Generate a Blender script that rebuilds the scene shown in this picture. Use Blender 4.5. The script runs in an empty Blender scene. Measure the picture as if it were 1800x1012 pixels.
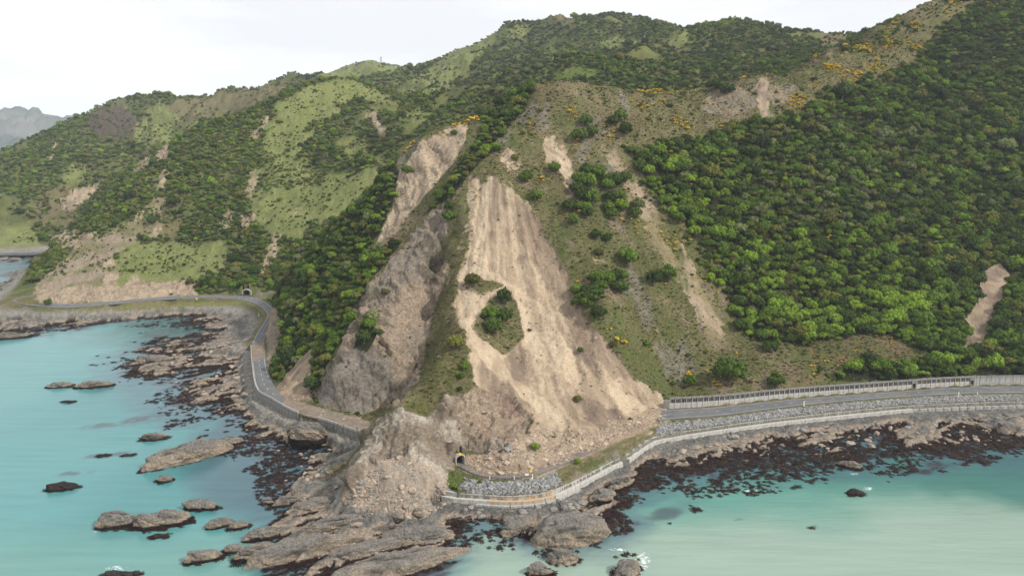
import bpy, bmesh, math, random
import numpy as np
from mathutils import Vector, Matrix

R = math.radians
scene = bpy.context.scene
col = scene.collection
rng = np.random.default_rng(7)
random.seed(7)

# ------------------------------------------------------------------ camera
CAM_H, PITCH, F_PX, W_PX, H_PX = 130.0, R(11.0), 1413.0, 1800.0, 1012.0
cam_d = bpy.data.cameras.new('camera')
cam_d.sensor_width = 36.0
cam_d.lens = F_PX / W_PX * 36.0
cam_d.clip_start, cam_d.clip_end = 1.0, 60000.0
cam = bpy.data.objects.new('camera', cam_d)
col.objects.link(cam)
cam.location = (0, 0, CAM_H)
cam.rotation_euler = (R(90) - PITCH, 0, 0)
scene.camera = cam

# ------------------------------------------------------------------ sky and sun
SUN_EL, SUN_AZ = R(40), R(116)          # azimuth clockwise from +Y: behind the camera, a little to the right
world = bpy.data.worlds.new('World')
scene.world = world
world.use_nodes = True
nt = world.node_tree
nt.nodes.clear()
n_out = nt.nodes.new('ShaderNodeOutputWorld')
n_bg = nt.nodes.new('ShaderNodeBackground')
n_bg.inputs['Strength'].default_value = 0.1
n_sky = nt.nodes.new('ShaderNodeTexSky')
n_sky.sky_type = 'NISHITA'
n_sky.sun_disc = False
n_sky.sun_elevation = SUN_EL
n_sky.sun_rotation = SUN_AZ
n_tc = nt.nodes.new('ShaderNodeTexCoord')
n_map = nt.nodes.new('ShaderNodeMapping')
n_map.inputs['Scale'].default_value = (1.0, 1.0, 5.0)
n_cl = nt.nodes.new('ShaderNodeTexNoise')
n_cl.inputs['Scale'].default_value = 1.6
n_cl.inputs['Detail'].default_value = 7
n_cl.inputs['Roughness'].default_value = 0.55
n_r1 = nt.nodes.new('ShaderNodeValToRGB')      # cloud tone: white to soft grey
n_r1.color_ramp.elements[0].position = 0.40
n_r1.color_ramp.elements[0].color = (13.4, 13.4, 13.4, 1)
n_r1.color_ramp.elements[1].position = 0.64
n_r1.color_ramp.elements[1].color = (9.8, 9.9, 10.3, 1)
n_mix = nt.nodes.new('ShaderNodeMix')
n_mix.data_type = 'RGBA'
n_mix.inputs['Factor'].default_value = 0.93    # nearly closed cloud cover over the blue
L = nt.links.new
L(n_tc.outputs['Generated'], n_map.inputs['Vector'])
L(n_map.outputs['Vector'], n_cl.inputs['Vector'])
L(n_cl.outputs['Fac'], n_r1.inputs['Fac'])
L(n_sky.outputs['Color'], n_mix.inputs['A'])
L(n_r1.outputs['Color'], n_mix.inputs['B'])
L(n_mix.outputs['Result'], n_bg.inputs['Color'])
L(n_bg.outputs['Background'], n_out.inputs['Surface'])

sun_d = bpy.data.lights.new('sun', 'SUN')
sun_d.energy = 4.4
sun_d.angle = R(3)
sun_d.color = (1.0, 0.95, 0.87)
sun = bpy.data.objects.new('sun', sun_d)
col.objects.link(sun)
sv = Vector((math.sin(SUN_AZ) * math.cos(SUN_EL), math.cos(SUN_AZ) * math.cos(SUN_EL), math.sin(SUN_EL)))
sun.rotation_euler = sv.to_track_quat('Z', 'Y').to_euler()
sun.location = (0, -50, 400)

scene.view_settings.view_transform = 'Standard'
scene.view_settings.look = 'None'
scene.view_settings.exposure = 0.0
scene.view_settings.gamma = 1.0
scene.view_settings.use_curve_mapping = False
scene.cycles.max_bounces = 6
scene.cycles.diffuse_bounces = 3
scene.cycles.transparent_max_bounces = 6
scene.cycles.volume_bounces = 2

# ------------------------------------------------------------------ helpers
cp, sp = math.cos(PITCH), math.sin(PITCH)

def ray(u, v):
    a = (u - 900.0) / F_PX
    b = (506.0 - v) / F_PX
    return a, cp + b * sp, -sp + b * cp

def PY(u, v, Y):
    a, y, z = ray(u, v)
    t = Y / y
    return (a * t, Y, CAM_H + z * t)

def PZ(u, v, z0):
    a, y, z = ray(u, v)
    t = (z0 - CAM_H) / z
    return (a * t, y * t, z0)

def project(x, y, z):
    dy, dz = y, z - CAM_H
    d = dy * cp - dz * sp
    d = np.maximum(d, 1e-3)
    return 900.0 + F_PX * x / d, 506.0 - F_PX * (dy * sp + dz * cp) / d

_TAB = rng.random((64, 128, 128)).astype(np.float32) * 2 - 1

def vnoise(x, y, seed=0):
    """smooth 2-D value noise, -1..1"""
    x = np.asarray(x, np.float32); y = np.asarray(y, np.float32)
    x0 = np.floor(x); y0 = np.floor(y)
    fx = x - x0; fy = y - y0
    fx = fx * fx * (3 - 2 * fx); fy = fy * fy * (3 - 2 * fy)
    ix = x0.astype(np.int32); iy = y0.astype(np.int32)
    T = _TAB[seed % 64].ravel()
    xa = ix & 127; xb = (ix + 1) & 127; ya = (iy & 127) << 7; yb = ((iy + 1) & 127) << 7
    a = T[ya + xa]; b = T[ya + xb]; c = T[yb + xa]; d = T[yb + xb]
    a += (b - a) * fx; c += (d - c) * fx
    return a + (c - a) * fy

def fbm(x, y, scale, octv=4, seed=0, gain=0.5, ridged=False):
    r = 0.0; amp = 1.0; tot = 0.0; f = 1.0 / scale
    for k in range(octv):
        ca, sa = math.cos(0.7 * k + seed), math.sin(0.7 * k + seed)
        n = vnoise((x * ca - y * sa) * f + 17.3 * k, (x * sa + y * ca) * f - 9.1 * k, seed * 13 + k)
        if ridged: n = 1 - 2 * np.abs(n)
        r = r + n * amp; tot += amp; amp *= gain; f *= 2.03
    return r / tot

def facets(x, y, cell, seed):
    """angular blocks: every cell is a small randomly tilted plane"""
    gx = np.floor(x / cell).astype(np.int32); gy = np.floor(y / cell).astype(np.int32)
    bd = np.full(x.shape, 1e9); out = np.zeros(x.shape); T = [_TAB[(seed + k) % 64].ravel() for k in range(5)]
    for i in (-1, 0, 1):
        for j in (-1, 0, 1):
            k = ((gx + i) & 127) + (((gy + j) & 127) << 7)
            px = (gx + i + .5 + .48 * T[0][k]) * cell; py = (gy + j + .5 + .48 * T[1][k]) * cell
            d = (x - px) ** 2 + (y - py) ** 2
            m = d < bd
            bd = np.where(m, d, bd)
            out = np.where(m, T[2][k] * .55 + ((x - px) * T[3][k] + (y - py) * T[4][k]) / cell * .9, out)
    return out

def sstep(a, b, x):
    t = np.clip((x - a) / (b - a), 0, 1)
    return t * t * (3 - 2 * t)

def in_poly(u, v, poly):
    poly = np.asarray(poly, float)
    res = np.zeros(u.shape, bool)
    sel = (u >= poly[:, 0].min()) & (u <= poly[:, 0].max()) & (v >= poly[:, 1].min()) & (v <= poly[:, 1].max())
    idx = np.nonzero(sel)[0]
    if len(idx) == 0: return res
    x, y = u[idx], v[idx]
    ins = np.zeros(len(idx), bool)
    n = len(poly)
    for i in range(n):
        x1, y1 = poly[i]; x2, y2 = poly[(i + 1) % n]
        if y1 == y2: continue
        c = ((y1 > y) != (y2 > y)) & (x < (x2 - x1) * (y - y1) / (y2 - y1) + x1)
        ins ^= c
    res[idx] = ins
    return res

def dist_line(x, y, pts, reach=25.0):
    """distance in plan to a polyline (exact only within reach)"""
    pts = np.asarray([tuple(p) for p in pts], float)
    best = np.full(x.shape, 1e3)
    idx = np.nonzero((x > pts[:, 0].min() - reach) & (x < pts[:, 0].max() + reach) & (y > pts[:, 1].min() - reach) & (y < pts[:, 1].max() + reach))[0]
    X, Y = x[idx], y[idx]
    for i in range(len(pts) - 1):
        ax, ay = pts[i][:2]; bx, by = pts[i + 1][:2]
        j = np.nonzero((X > min(ax, bx) - reach) & (X < max(ax, bx) + reach) & (Y > min(ay, by) - reach) & (Y < max(ay, by) + reach))[0]
        if not len(j): continue
        dx, dy = bx - ax, by - ay
        t = np.clip(((X[j] - ax) * dx + (Y[j] - ay) * dy) / (dx * dx + dy * dy + 1e-9), 0, 1)
        d = np.hypot(X[j] - ax - t * dx, Y[j] - ay - t * dy)
        best[idx[j]] = np.minimum(best[idx[j]], d)
    return best

def resample(pts, step):
    pts = [Vector(p) for p in pts]
    # Catmull-Rom through the points, then even spacing
    dense = []
    n = len(pts)
    for i in range(n - 1):
        p0 = pts[max(i - 1, 0)]; p1 = pts[i]; p2 = pts[i + 1]; p3 = pts[min(i + 2, n - 1)]
        for k in range(16):
            t = k / 16
            dense.append(0.5 * ((2 * p1) + (p2 - p0) * t + (2 * p0 - 5 * p1 + 4 * p2 - p3) * t * t + (3 * p1 - p0 - 3 * p2 + p3) * t ** 3))
    dense.append(pts[-1])
    out = [dense[0].copy()]; acc = 0.0
    for a, b in zip(dense[:-1], dense[1:]):
        seg = (b - a).length
        while acc + seg >= step:
            t = (step - acc) / seg
            a = a.lerp(b, t); seg = (b - a).length; acc = 0.0
            out.append(a.copy())
        acc += seg
    return out

# ------------------------------------------------------------------ plan of the place: roads, walls, coast
RZ = 8.0
right_inner = [(1160, 722), (1177, 719), (1269, 713.5), (1370, 703), (1480, 694.5), (1635, 683.3), (1708, 679.5), (1800, 678), (1900, 678), (2000, 680)]
right_outer = [(1160, 742), (1181, 737), (1262, 731), (1333, 722), (1412, 712.2), (1480, 705.5), (1580, 698), (1690, 692), (1800, 690.5), (1900, 691), (2000, 693)]
point_outer = [(807, 821), (825, 831), (847, 838.5), (880, 841), (907, 840), (935, 837), (972, 824), (1008, 809), (1060, 785), (1110, 762), (1160, 743)]
wall_top_px = [(780, 862), (796, 865.5), (843, 869), (898, 872), (953, 866.5), (990, 854), (1045, 827), (1073, 812), (1100, 800), (1150, 768), (1223, 755), (1333, 739.5), (1407, 731), (1480, 723.5), (1580, 714), (1690, 708.5), (1800, 705.5), (1900, 705), (2000, 707)]
left_outer = [(441, 607), (444, 646), (452, 684), (474, 699.5), (520, 724.5), (567, 738), (607, 752), (650, 766)]
left_inner = [(464, 600), (470, 646), (481, 676), (498, 697), (536, 709), (565, 717), (610, 730), (652, 742)]
bay_outer = [(441, 607), (452, 585), (464, 566), (470, 553), (455, 537), (432, 528.5), (400, 524.5), (350, 523.5), (300, 526), (250, 529), (205, 534), (150, 539), (105, 541), (70, 538.5), (30, 533), (22, 529), (28, 524), (50, 520.5), (70, 518)]
bay_inner = [(464, 600), (480, 566), (485, 553), (479, 541), (462, 529), (435, 521.5), (400, 519), (350, 519), (300, 521), (250, 524.5), (205, 529), (150, 533), (105, 534), (75, 530)]
W3 = lambda pts, z: [PZ(u, v, z) for u, v in pts]
rin_w, rout_w, pout_w = W3(right_inner, RZ), W3(right_outer, RZ), W3(point_outer, RZ - .4)
WT = 5.6
wtop_w = W3(wall_top_px, WT)
lout_w, lin_w = W3(left_outer, RZ), W3(left_inner, RZ)
bout_w, bin_w = W3(bay_outer, RZ), W3(bay_inner, RZ)

ctrl = []
def add(pts, step=None):
    if step: pts = [tuple(p) for p in resample(pts, step)]
    ctrl.extend([tuple(p) for p in pts])
def addY(*uvY):
    for u, v, Y in uvY: ctrl.append(PY(u, v, Y))
def addZ(z, *uv):
    for u, v in uv: ctrl.append(PZ(u, v, z))
def addW(*xyz):
    ctrl.extend(xyz)

add(rin_w[1:], 8); add(rout_w, 8); add(pout_w, 6); add(lout_w, 6); add(lin_w, 7); add(bout_w, 12); add(bin_w, 12)
add(wtop_w, 5.5)
add([(x * 0.985, y - 4.5, 2.6) for x, y, z in wtop_w], 5.5)
# back of the road at the point, under the slide
addZ(9.0, (820, 800), (860, 812), (910, 815), (960, 805), (1010, 785), (1060, 762), (1110, 742))
add([(x, y + 5.0, 13.4) for x, y, z in rin_w[2:]], 7)
# left road: foot of the wall
add([(x - 4.5, y - 3.5, 2.2) for x, y, z in lout_w], 6)
addZ(1.8, (420, 605), (415, 560), (440, 545), (380, 535), (300, 540), (200, 547), (120, 560), (40, 558))
# shore line
addZ(-0.1, (1900, 775), (1800, 777), (1700, 790), (1600, 792), (1500, 800), (1400, 802), (1300, 810), (1200, 824), (1120, 850),
     (1080, 885), (1060, 925), (1000, 945), (930, 940), (880, 915), (790, 935), (780, 985), (700, 1005), (600, 1020),
     (500, 985), (500, 930), (530, 880), (540, 830), (500, 795), (430, 765), (350, 735), (320, 705), (265, 660), (240, 632),
     (300, 606), (350, 588), (368, 570), (330, 556), (250, 560), (150, 570), (60, 578), (0, 583), (-80, 590))
addZ(1.6, (1750, 745), (1600, 755), (1450, 768), (1300, 782), (1180, 800), (1090, 835), (1000, 895), (880, 895), (800, 900), (730, 925), (650, 940), (600, 900),
     (560, 850), (570, 800), (590, 775), (590, 830), (610, 800), (625, 780), (600, 865), (540, 770), (480, 740), (430, 705), (400, 665), (400, 630), (420, 590))
addZ(.5, (620, 980), (700, 965), (560, 960), (560, 920), (450, 730), (370, 690), (340, 640), (380, 605), (520, 900), (540, 870), (500, 770), (650, 1000))
addZ(-3.5, (1900, 850), (1750, 850), (1600, 860), (1400, 870), (1250, 890), (1150, 930), (1100, 985), (950, 1000), (850, 960), (820, 1012),
     (440, 1000), (430, 930), (440, 860), (440, 810), (380, 790), (250, 740), (220, 690), (180, 640), (220, 600), (200, 580), (100, 600), (0, 605))
addZ(-7, (1800, 950), (1500, 960), (1200, 1010), (1000, 1100), (600, 1150), (250, 1000), (200, 850), (100, 720), (50, 650), (-150, 620), (-200, 720), (-200, 900), (1500, 1150), (2100, 850), (2050, 1000))
# ---- the headland: nose, spine, gully, rock face
addZ(3.5, (640, 892), (700, 906), (760, 892), (606, 860), (600, 820), (615, 790), (632, 772), (795, 872))
addY((652, 762, 284), (662, 742, 284), (700, 718, 288), (738, 694, 301), (770, 642, 325), (795, 600, 343), (800, 560, 362), (797, 500, 390), (790, 430, 417), (805, 360, 440),
     (822, 302, 460), (850, 262, 480), (885, 228, 500), (930, 185, 522), (985, 148, 542))
addY((640, 800, 275), (690, 790, 273), (740, 775, 278), (650, 842, 263), (700, 852, 261), (750, 842, 264), (625, 842, 262), (780, 830, 272), (786, 775, 294), (780, 720, 309), (830, 700, 317), (880, 703, 323), (930, 740, 317), (860, 748, 306), (900, 735, 314))
addY((742, 640, 364), (755, 565, 394), (768, 490, 421), (712, 680, 350))
addZ(8.2, (655, 745), (670, 728))
addZ(8.6, (560, 702), (600, 717), (640, 722), (680, 716))
addY((575, 680, 352), (590, 650, 353), (640, 690, 347), (640, 620, 360), (690, 610, 362), (640, 560, 373), (700, 500, 396), (715, 560, 380), (750, 440, 422), (770, 385, 441))
addY((860, 218, 500), (800, 292, 476), (740, 372, 453), (690, 432, 436), (650, 492, 411), (605, 568, 386), (575, 625, 369), (548, 680, 362))
addZ(9.5, (545, 700), (505, 680), (487, 655), (478, 620))
addY((500, 620, 425), (540, 600, 416), (590, 490, 448), (520, 540, 452), (640, 430, 462), (700, 370, 470), (760, 300, 482))
addY((476, 570, 470), (478, 545, 492), (488, 505, 512), (520, 468, 508), (560, 430, 502), (640, 360, 494), (690, 305, 490), (705, 288, 490), (740, 250, 490), (780, 232, 496), (820, 218, 503))
# back side of that edge, falling into the valley
addW((-165, 560, 10), (-140, 580, 16), (-105, 590, 40), (-70, 600, 70), (-40, 600, 92), (0, 610, 118), (40, 640, 130))
# headland crest to the right, rising along the hillside
crest = [(940, 156, 532), (1030, 149, 552), (1080, 157, 560), (1130, 168, 566), (1165, 166, 570), (1200, 158, 574), (1260, 150, 582), (1340, 136, 592), (1400, 125, 610),
         (1460, 96, 640), (1540, 52, 682), (1600, 22, 708), (1640, 2, 722), (1720, -40, 765), (1820, -85, 810), (1950, -120, 850), (2100, -140, 880)]
addY(*crest)
addW((60, 640, 135), (120, 660, 140), (180, 670, 150), (240, 700, 165), (320, 760, 200), (400, 830, 235), (520, 920, 270))
# slide face and the right slope
addY((880, 330, 446), (930, 300, 466), (1000, 260, 486), (940, 440, 420), (1000, 560, 381), (900, 560, 379), (900, 640, 353), (1010, 420, 421), (1060, 540, 381), (985, 370, 440), (1080, 640, 356), (1120, 700, 349), (1000, 700, 334), (1150, 500, 412), (1100, 360, 452), (1200, 260, 510), (1260, 620, 388), (1200, 660, 368))
addY((1500, 400, 478), (1350, 300, 510), (1350, 480, 440), (1500, 250, 555), (1500, 560, 418), (1650, 480, 455), (1650, 300, 545), (1650, 120, 645), (1800, 340, 528), (1800, 160, 628), (1800, 520, 440), (1800, 20, 715), (1950, 340, 530), (1950, 100, 670), (1950, 550, 425), (1700, 610, 400), (1400, 620, 392))
# ---- valley and the spur on the left
addZ(10, (437, 508), (400, 514), (330, 515), (250, 519), (470, 517))
addY((480, 470, 645), (500, 400, 700), (560, 330, 765), (620, 290, 800), (690, 240, 850), (760, 208, 930), (820, 190, 960), (440, 460, 650))
spur = [(660, 163, 1020), (620, 144, 1000), (590, 141, 985), (540, 152, 960), (490, 178, 930), (430, 200, 910), (350, 222, 890), (300, 262, 850), (250, 305, 812), (215, 345, 780), (170, 400, 735), (130, 450, 688), (95, 478, 655), (70, 497, 632)]
addY(*spur)
addY((400, 330, 800), (300, 400, 725), (480, 250, 882), (600, 230, 905), (560, 200, 930), (400, 430, 680), (300, 470, 655), (200, 470, 648), (130, 495, 630), (220, 420, 705), (400, 270, 850), (330, 330, 790))
addZ(9, (75, 524), (110, 527), (160, 527), (210, 524))
addW((-470, 760, 0), (-460, 830, 25), (-450, 900, 50), (-430, 1000, 75), (-370, 1080, 100), (-450, 690, -3), (-430, 640, -3), (-280, 1130, 125))
addW((-100, 1150, 150), (-150, 1250, 160))
# ---- far bay and the far left hills
addZ(3.5, (0, 447), (40, 446), (80, 444), (115, 443), (-80, 449))
addZ(-0.3, (0, 460), (60, 458), (115, 452), (-100, 462))
addZ(-4, (0, 480), (50, 476), (-100, 490), (0, 500), (-150, 540))
FAR1 = [(-220, 356, 1200), (-100, 306, 1250), (0, 268, 1300), (60, 238, 1400), (120, 210, 1500), (170, 193, 1600), (220, 182, 1650), (290, 184, 1700), (380, 168, 1750), (450, 154, 1800), (500, 145, 1850), (550, 142, 1900)]
FAR2 = [(560, 140, 2250), (600, 119, 2250), (640, 108, 2250), (690, 115, 2250), (720, 122, 2150)]
FAR3 = [(740, 116, 1700), (800, 92, 1720), (870, 59, 1760), (920, 48, 1770), (960, 38, 1770), (985, 24, 1770), (1012, 40, 1760), (1060, 28, 1620), (1120, 33, 1600), (1180, 43, 1560), (1222, 59, 1480), (1290, 31, 1200), (1340, 42, 1180), (1400, 56, 1150), (1450, 60, 1100)]
addY(*FAR1); addY(*FAR2); addY(*FAR3)
for l_, dy_, dz_ in ((FAR1, 200, 75), (FAR1, 420, 150), (FAR2, 260, 80), (FAR3, 200, 50)):        # ground falls away behind the skylines
    for u_, v_, Y_ in l_:
        if l_ is FAR1 and u_ > 480 or l_ is FAR3 and Y_ < 1300: continue
        x_, y_, z_ = PY(u_, v_, Y_); addW((x_ * (1 + dy_ / Y_), y_ + dy_, max(z_ - dz_, -5)))
addY((0, 400, 930), (0, 330, 1090), (100, 400, 940), (100, 330, 1080), (200, 340, 1060), (200, 260, 1330), (260, 280, 1200), (300, 230, 1430), (350, 235, 1250), (420, 195, 1500), (500, 165, 1550), (120, 430, 885), (-120, 400, 960))
addY((600, 150, 1900), (680, 140, 1900))
# ---- hills behind the headland
addY((690, 180, 1120), (740, 165, 1250), (800, 150, 1300), (760, 125, 1600), 
     (900, 130, 1330), (900, 90, 1560), (850, 175, 1050), (920, 160, 980), (1000, 130, 830), (1000, 100, 1250), (1060, 125, 850), (1100, 95, 1230), (1100, 140, 850), (1150, 155, 800), (1200, 110, 1050),
     (1300, 100, 940), (1400, 100, 820), (1250, 70, 1080), (1240, 130, 800), (1380, 85, 950), (1480, 84, 1050), (1560, 75, 1000), (1650, 30, 980), (1540, 88, 940), (1600, 72, 930), (1640, 45, 930), (1450, 88, 1280), (1400, 82, 1276), (1520, 84, 1200), (1225, 78, 1085), (1700, 10, 950))
addW((-600, 2500, 120), (0, 2600, 180), (600, 2300, 180), (900, 1700, 200), (-1200, 2000, 60), (-1500, 1600, 0), (-900, 1100, -5), (-700, 900, -5), (1000, 1200, 300), (800, 900, 300), (700, 500, 120), (500, 360, 12), (450, 250, -6), (700, 250, -8), (-700, 500, -9), (-600, 250, -9), (0, 120, -9), (-250, 120, -9), (250, 120, -9),
     (300, 2000, 260), (-200, 2050, 220), (700, 1300, 220), (-900, 2300, 100))

C = np.array(ctrl, float)
# merge controls that nearly coincide in plan
keep = []
for i in range(len(C)):
    if all((C[i, 0] - C[j, 0]) ** 2 + (C[i, 1] - C[j, 1]) ** 2 > 6.0 for j in keep): keep.append(i)
C = C[keep]
S = 100.0
Dm = np.hypot(C[:, None, 0] - C[None, :, 0], C[:, None, 1] - C[None, :, 1]) / S
n = len(C)
A = np.zeros((n + 3, n + 3))
A[:n, :n] = -Dm - np.eye(n) * 0.012
A[:n, n] = 1; A[:n, n + 1] = C[:, 0] / S; A[:n, n + 2] = C[:, 1] / S
A[n:, :n] = A[:n, n:].T
wts = np.linalg.solve(A, np.concatenate([C[:, 2], [0, 0, 0]]))

def base_h(x, y):
    sh = x.shape; x = x.ravel(); y = y.ravel()
    out = np.empty(len(x))
    cx = (C[:, 0] / S).astype(np.float32); cy = (C[:, 1] / S).astype(np.float32); w = (-wts[:n]).astype(np.float32)
    for i in range(0, len(x), 20000):
        a = (x[i:i + 20000] / S).astype(np.float32)[:, None] - cx; b = (y[i:i + 20000] / S).astype(np.float32)[:, None] - cy
        np.multiply(a, a, out=a); np.multiply(b, b, out=b); a += b; np.sqrt(a, out=a)
        out[i:i + 20000] = a @ w
    out += wts[n] + wts[n + 1] * x / S + wts[n + 2] * y / S
    return out.reshape(sh)

mid = lambda A_, B_, k: None
right_axis = resample([((Vector(a) + Vector(b)) / 2) for a, b in zip(resample(rin_w, 25)[:16], resample(rout_w, 25)[:16])], 6)

def seaward(x, y, pts, reach):
    """distance outward (to the right-hand, sea side) of a wall line; negative inland, 1e3 where far"""
    pts = np.asarray([tuple(p) for p in pts], float)
    best = np.full(x.shape, 1e3); sg = np.ones(x.shape)
    for i in range(len(pts) - 1):
        ax, ay = pts[i][:2]; bx, by = pts[i + 1][:2]
        j = np.nonzero((x > min(ax, bx) - reach) & (x < max(ax, bx) + reach) & (y > min(ay, by) - reach) & (y < max(ay, by) + reach))[0]
        if not len(j): continue
        dx, dy = bx - ax, by - ay
        tt = ((x[j] - ax) * dx + (y[j] - ay) * dy) / (dx * dx + dy * dy + 1e-9)
        t = np.clip(tt, 0, 1)
        d = np.hypot(x[j] - ax - t * dx, y[j] - ay - t * dy)
        c = dx * (y[j] - ay) - dy * (x[j] - ax)
        m = d < best[j]
        best[j[m]] = d[m]; sg[j[m]] = np.where(c[m] < 0, 1, -1)
    return np.where(best < 999, best * sg, 1e3)
MOUTHS = [(PZ(808, 816, RZ - .4), (-.5 / .9947, .86 / .9947), 1.7), (PZ(434.5, 519, RZ), (.0995, .995), 3.0)]
ROAD_POLYS = [rin_w + rout_w[::-1], lin_w + lout_w[::-1], bin_w + bout_w[:14][::-1], [(x_, y_ + 5.5, z_) for x_, y_, z_ in pout_w] + pout_w[::-1]]
LWALL = list(reversed(lout_w))[:0] + lout_w[::-1]

SKYLINES = [[PY(*p_) for p_ in l_] for l_ in (spur, crest, FAR1, FAR2, FAR3)]
STRIKE = R(38)                       # strike of the rock beds along the shore
cS, sS = math.cos(STRIKE), math.sin(STRIKE)

def height(x, y, b=None):
    if b is None: b = base_h(x, y)
    rngd = np.hypot(x, y)
    land = sstep(8, 40, b)
    # flat benches of the roads stay flat
    dr = np.minimum(np.minimum(dist_line(x, y, rout_w), dist_line(x, y, rin_w)), np.minimum(dist_line(x, y, lout_w), dist_line(x, y, lin_w)))
    dr = np.minimum(dr, np.minimum(dist_line(x, y, bout_w), np.minimum(dist_line(x, y, pout_w), dist_line(x, y, wtop_w))))
    free = sstep(3.5, 14, dr)
    far = sstep(560, 900, y)
    sky_d = np.full(x.shape, 1e3)
    fi = np.nonzero(y > 560)[0]
    if len(fi):
        for l_ in SKYLINES: sky_d[fi] = np.minimum(sky_d[fi], dist_line(x[fi], y[fi], l_, 160))
    quiet = 1 - .7 * sstep(180, 300, x) * (y > 700)
    fk = .12 + .88 * sstep(10, 150, sky_d)
    h = b + land * free * (fbm(x, y, 60, 4, 3) * (2.5 + 7 * far * fk) + far * fk * (fbm(x, y, 210, 3, 5, ridged=True) - .25) * 30 * quiet)
    h = h + land * free * (1 - far) * fbm(x, y, 26, 3, 8, ridged=True) * 1.3
    # spurs and gullies running down the seaward slopes
    gul = fbm(x + 6 * fbm(x, y, 50, 2, 61), (y - x * 0.12) * 0.22, 34, 3, 63, ridged=True)
    h = h + sstep(14, 60, b) * (1 - far) * gul * (2.4 + 2.8 * sstep(40, 120, x))
    h = h + land * free * far * fk * fbm(x + 14 * fbm(x, y, 60, 2, 67), y, 95, 4, 66, ridged=True) * 25 * quiet - land * free * far * fk * 7 * quiet
    # shore platform: tilted beds sticking out of the water
    p = x * cS + y * sS; q = -x * sS + y * cS
    shore = (1 - sstep(3.0, 6.5, b)) * sstep(-6.0, -1.2, b) * sstep(1.5, 6, dr)
    wq = q + 3.0 * fbm(x, y, 22, 3, 31)
    beds = fbm(p * 0.30, wq, 7.0, 4, 41, ridged=True) * 1.7 + facets(p * .45 + 1.5 * fbm(x, y, 6, 2, 45), wq, 3.4, 43) * .75 + fbm(x, y, 15, 3, 47) * 1.3 - .45
    h = h + shore * beds * (0.85 + 0.5 * sstep(0, -100, x))
    sw = seaward(x, y, wtop_w[1:], 9)
    h = np.where((sw > .2) & (sw < 9) & (b < 7.5), np.minimum(h, 2.9 - .12 * sw + .4 * vnoise(x * .8, y * .8, 3)), h)
    sw = seaward(x, y, lout_w, 8)
    h = np.where((sw > .2) & (sw < 8) & (x < -60) & (y < 470), np.minimum(h, 4.9 - .25 * sw + .6 * vnoise(x * .7, y * .7, 4)), h)
    for o_, f_, hw in MOUTHS:
        ax_ = (x - o_[0]) * f_[0] + (y - o_[1]) * f_[1]; sx_ = (x - o_[0]) * f_[1] - (y - o_[1]) * f_[0]
        h = np.where((np.abs(ax_ - 12) < 14) & (np.abs(sx_) < 16), np.maximum(h, RZ - 1 + (hw * 2 + 4.2) * sstep(-.6, 1.6, ax_) * np.exp(-(sx_ / (hw * 3.2)) ** 2) * sstep(26, 8, ax_)), h)
    for k_, poly in enumerate(ROAD_POLYS):
        pw = np.array([p_[:2] for p_ in poly])
        h = np.where(in_poly(x, y, pw), RZ - .1 - (.4 if k_ == 3 else 0), h)
    return h

# ------------------------------------------------------------------ terrain sheet
N_A, N_R = 1001, 901
ang = np.linspace(R(-40), R(39), N_A)
k = np.linspace(0, 1, N_R)
rad = np.concatenate([np.linspace(185, 330, 210, endpoint=False), np.linspace(330, 600, 370, endpoint=False), np.geomspace(600, 2700, N_R - 580)])
AA, RR = np.meshgrid(ang, rad)
TX = (RR * np.sin(AA)).ravel(); TY = (RR * np.cos(AA)).ravel()
def upsample(g):                     # halved grid back to full, linear
    r = np.empty((g.shape[0] * 2 - 1, g.shape[1])); r[::2] = g; r[1::2] = (g[1:] + g[:-1]) / 2
    q = np.empty((r.shape[0], r.shape[1] * 2 - 1)); q[:, ::2] = r; q[:, 1::2] = (r[:, 1:] + r[:, :-1]) / 2
    return q
TB = upsample(base_h(TX.reshape(N_R, N_A)[::2, ::2], TY.reshape(N_R, N_A)[::2, ::2])).ravel()
TZ = height(TX, TY, TB)

# ------------------------------------------------------------------ land cover (what grows or lies where)
TU, TV = project(TX, TY, TZ)
wn1 = fbm(TX, TY, 14, 3, 71); wn2 = fbm(TX, TY, 14, 3, 72)
wf1 = fbm(TX, TY, 3.2, 2, 73); wf2 = fbm(TX, TY, 3.2, 2, 74)

def cover(poly, y0=0, y1=620, warp=9):
    """0..1 weight of a patch of ground, with a ragged edge"""
    out = np.zeros(len(TX), np.float32)
    pa_ = np.asarray(poly, float); mg = warp * 2.4 + 4
    idx = np.nonzero((TY >= y0) & (TY <= y1) & (TU > pa_[:, 0].min() - mg) & (TU < pa_[:, 0].max() + mg) & (TV > pa_[:, 1].min() - mg) & (TV < pa_[:, 1].max() + mg))[0]
    if not len(idx): return out
    acc = np.zeros(len(idx), np.float32)
    for kx, ky in ((1.1, .9), (.8, -1.1), (-.7, .8), (-.3, -.5), (.2, .2)):
        acc += in_poly(TU[idx] + warp * (wn1[idx] * kx + .5 * wf1[idx]), TV[idx] + warp * (wn2[idx] * ky + .5 * wf2[idx]), pa_)
    acc /= 5
    out[idx] = sstep(.30, .70, acc + .22 * wf1[idx] * (acc > 0) * (acc < 1))
    return out

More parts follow.
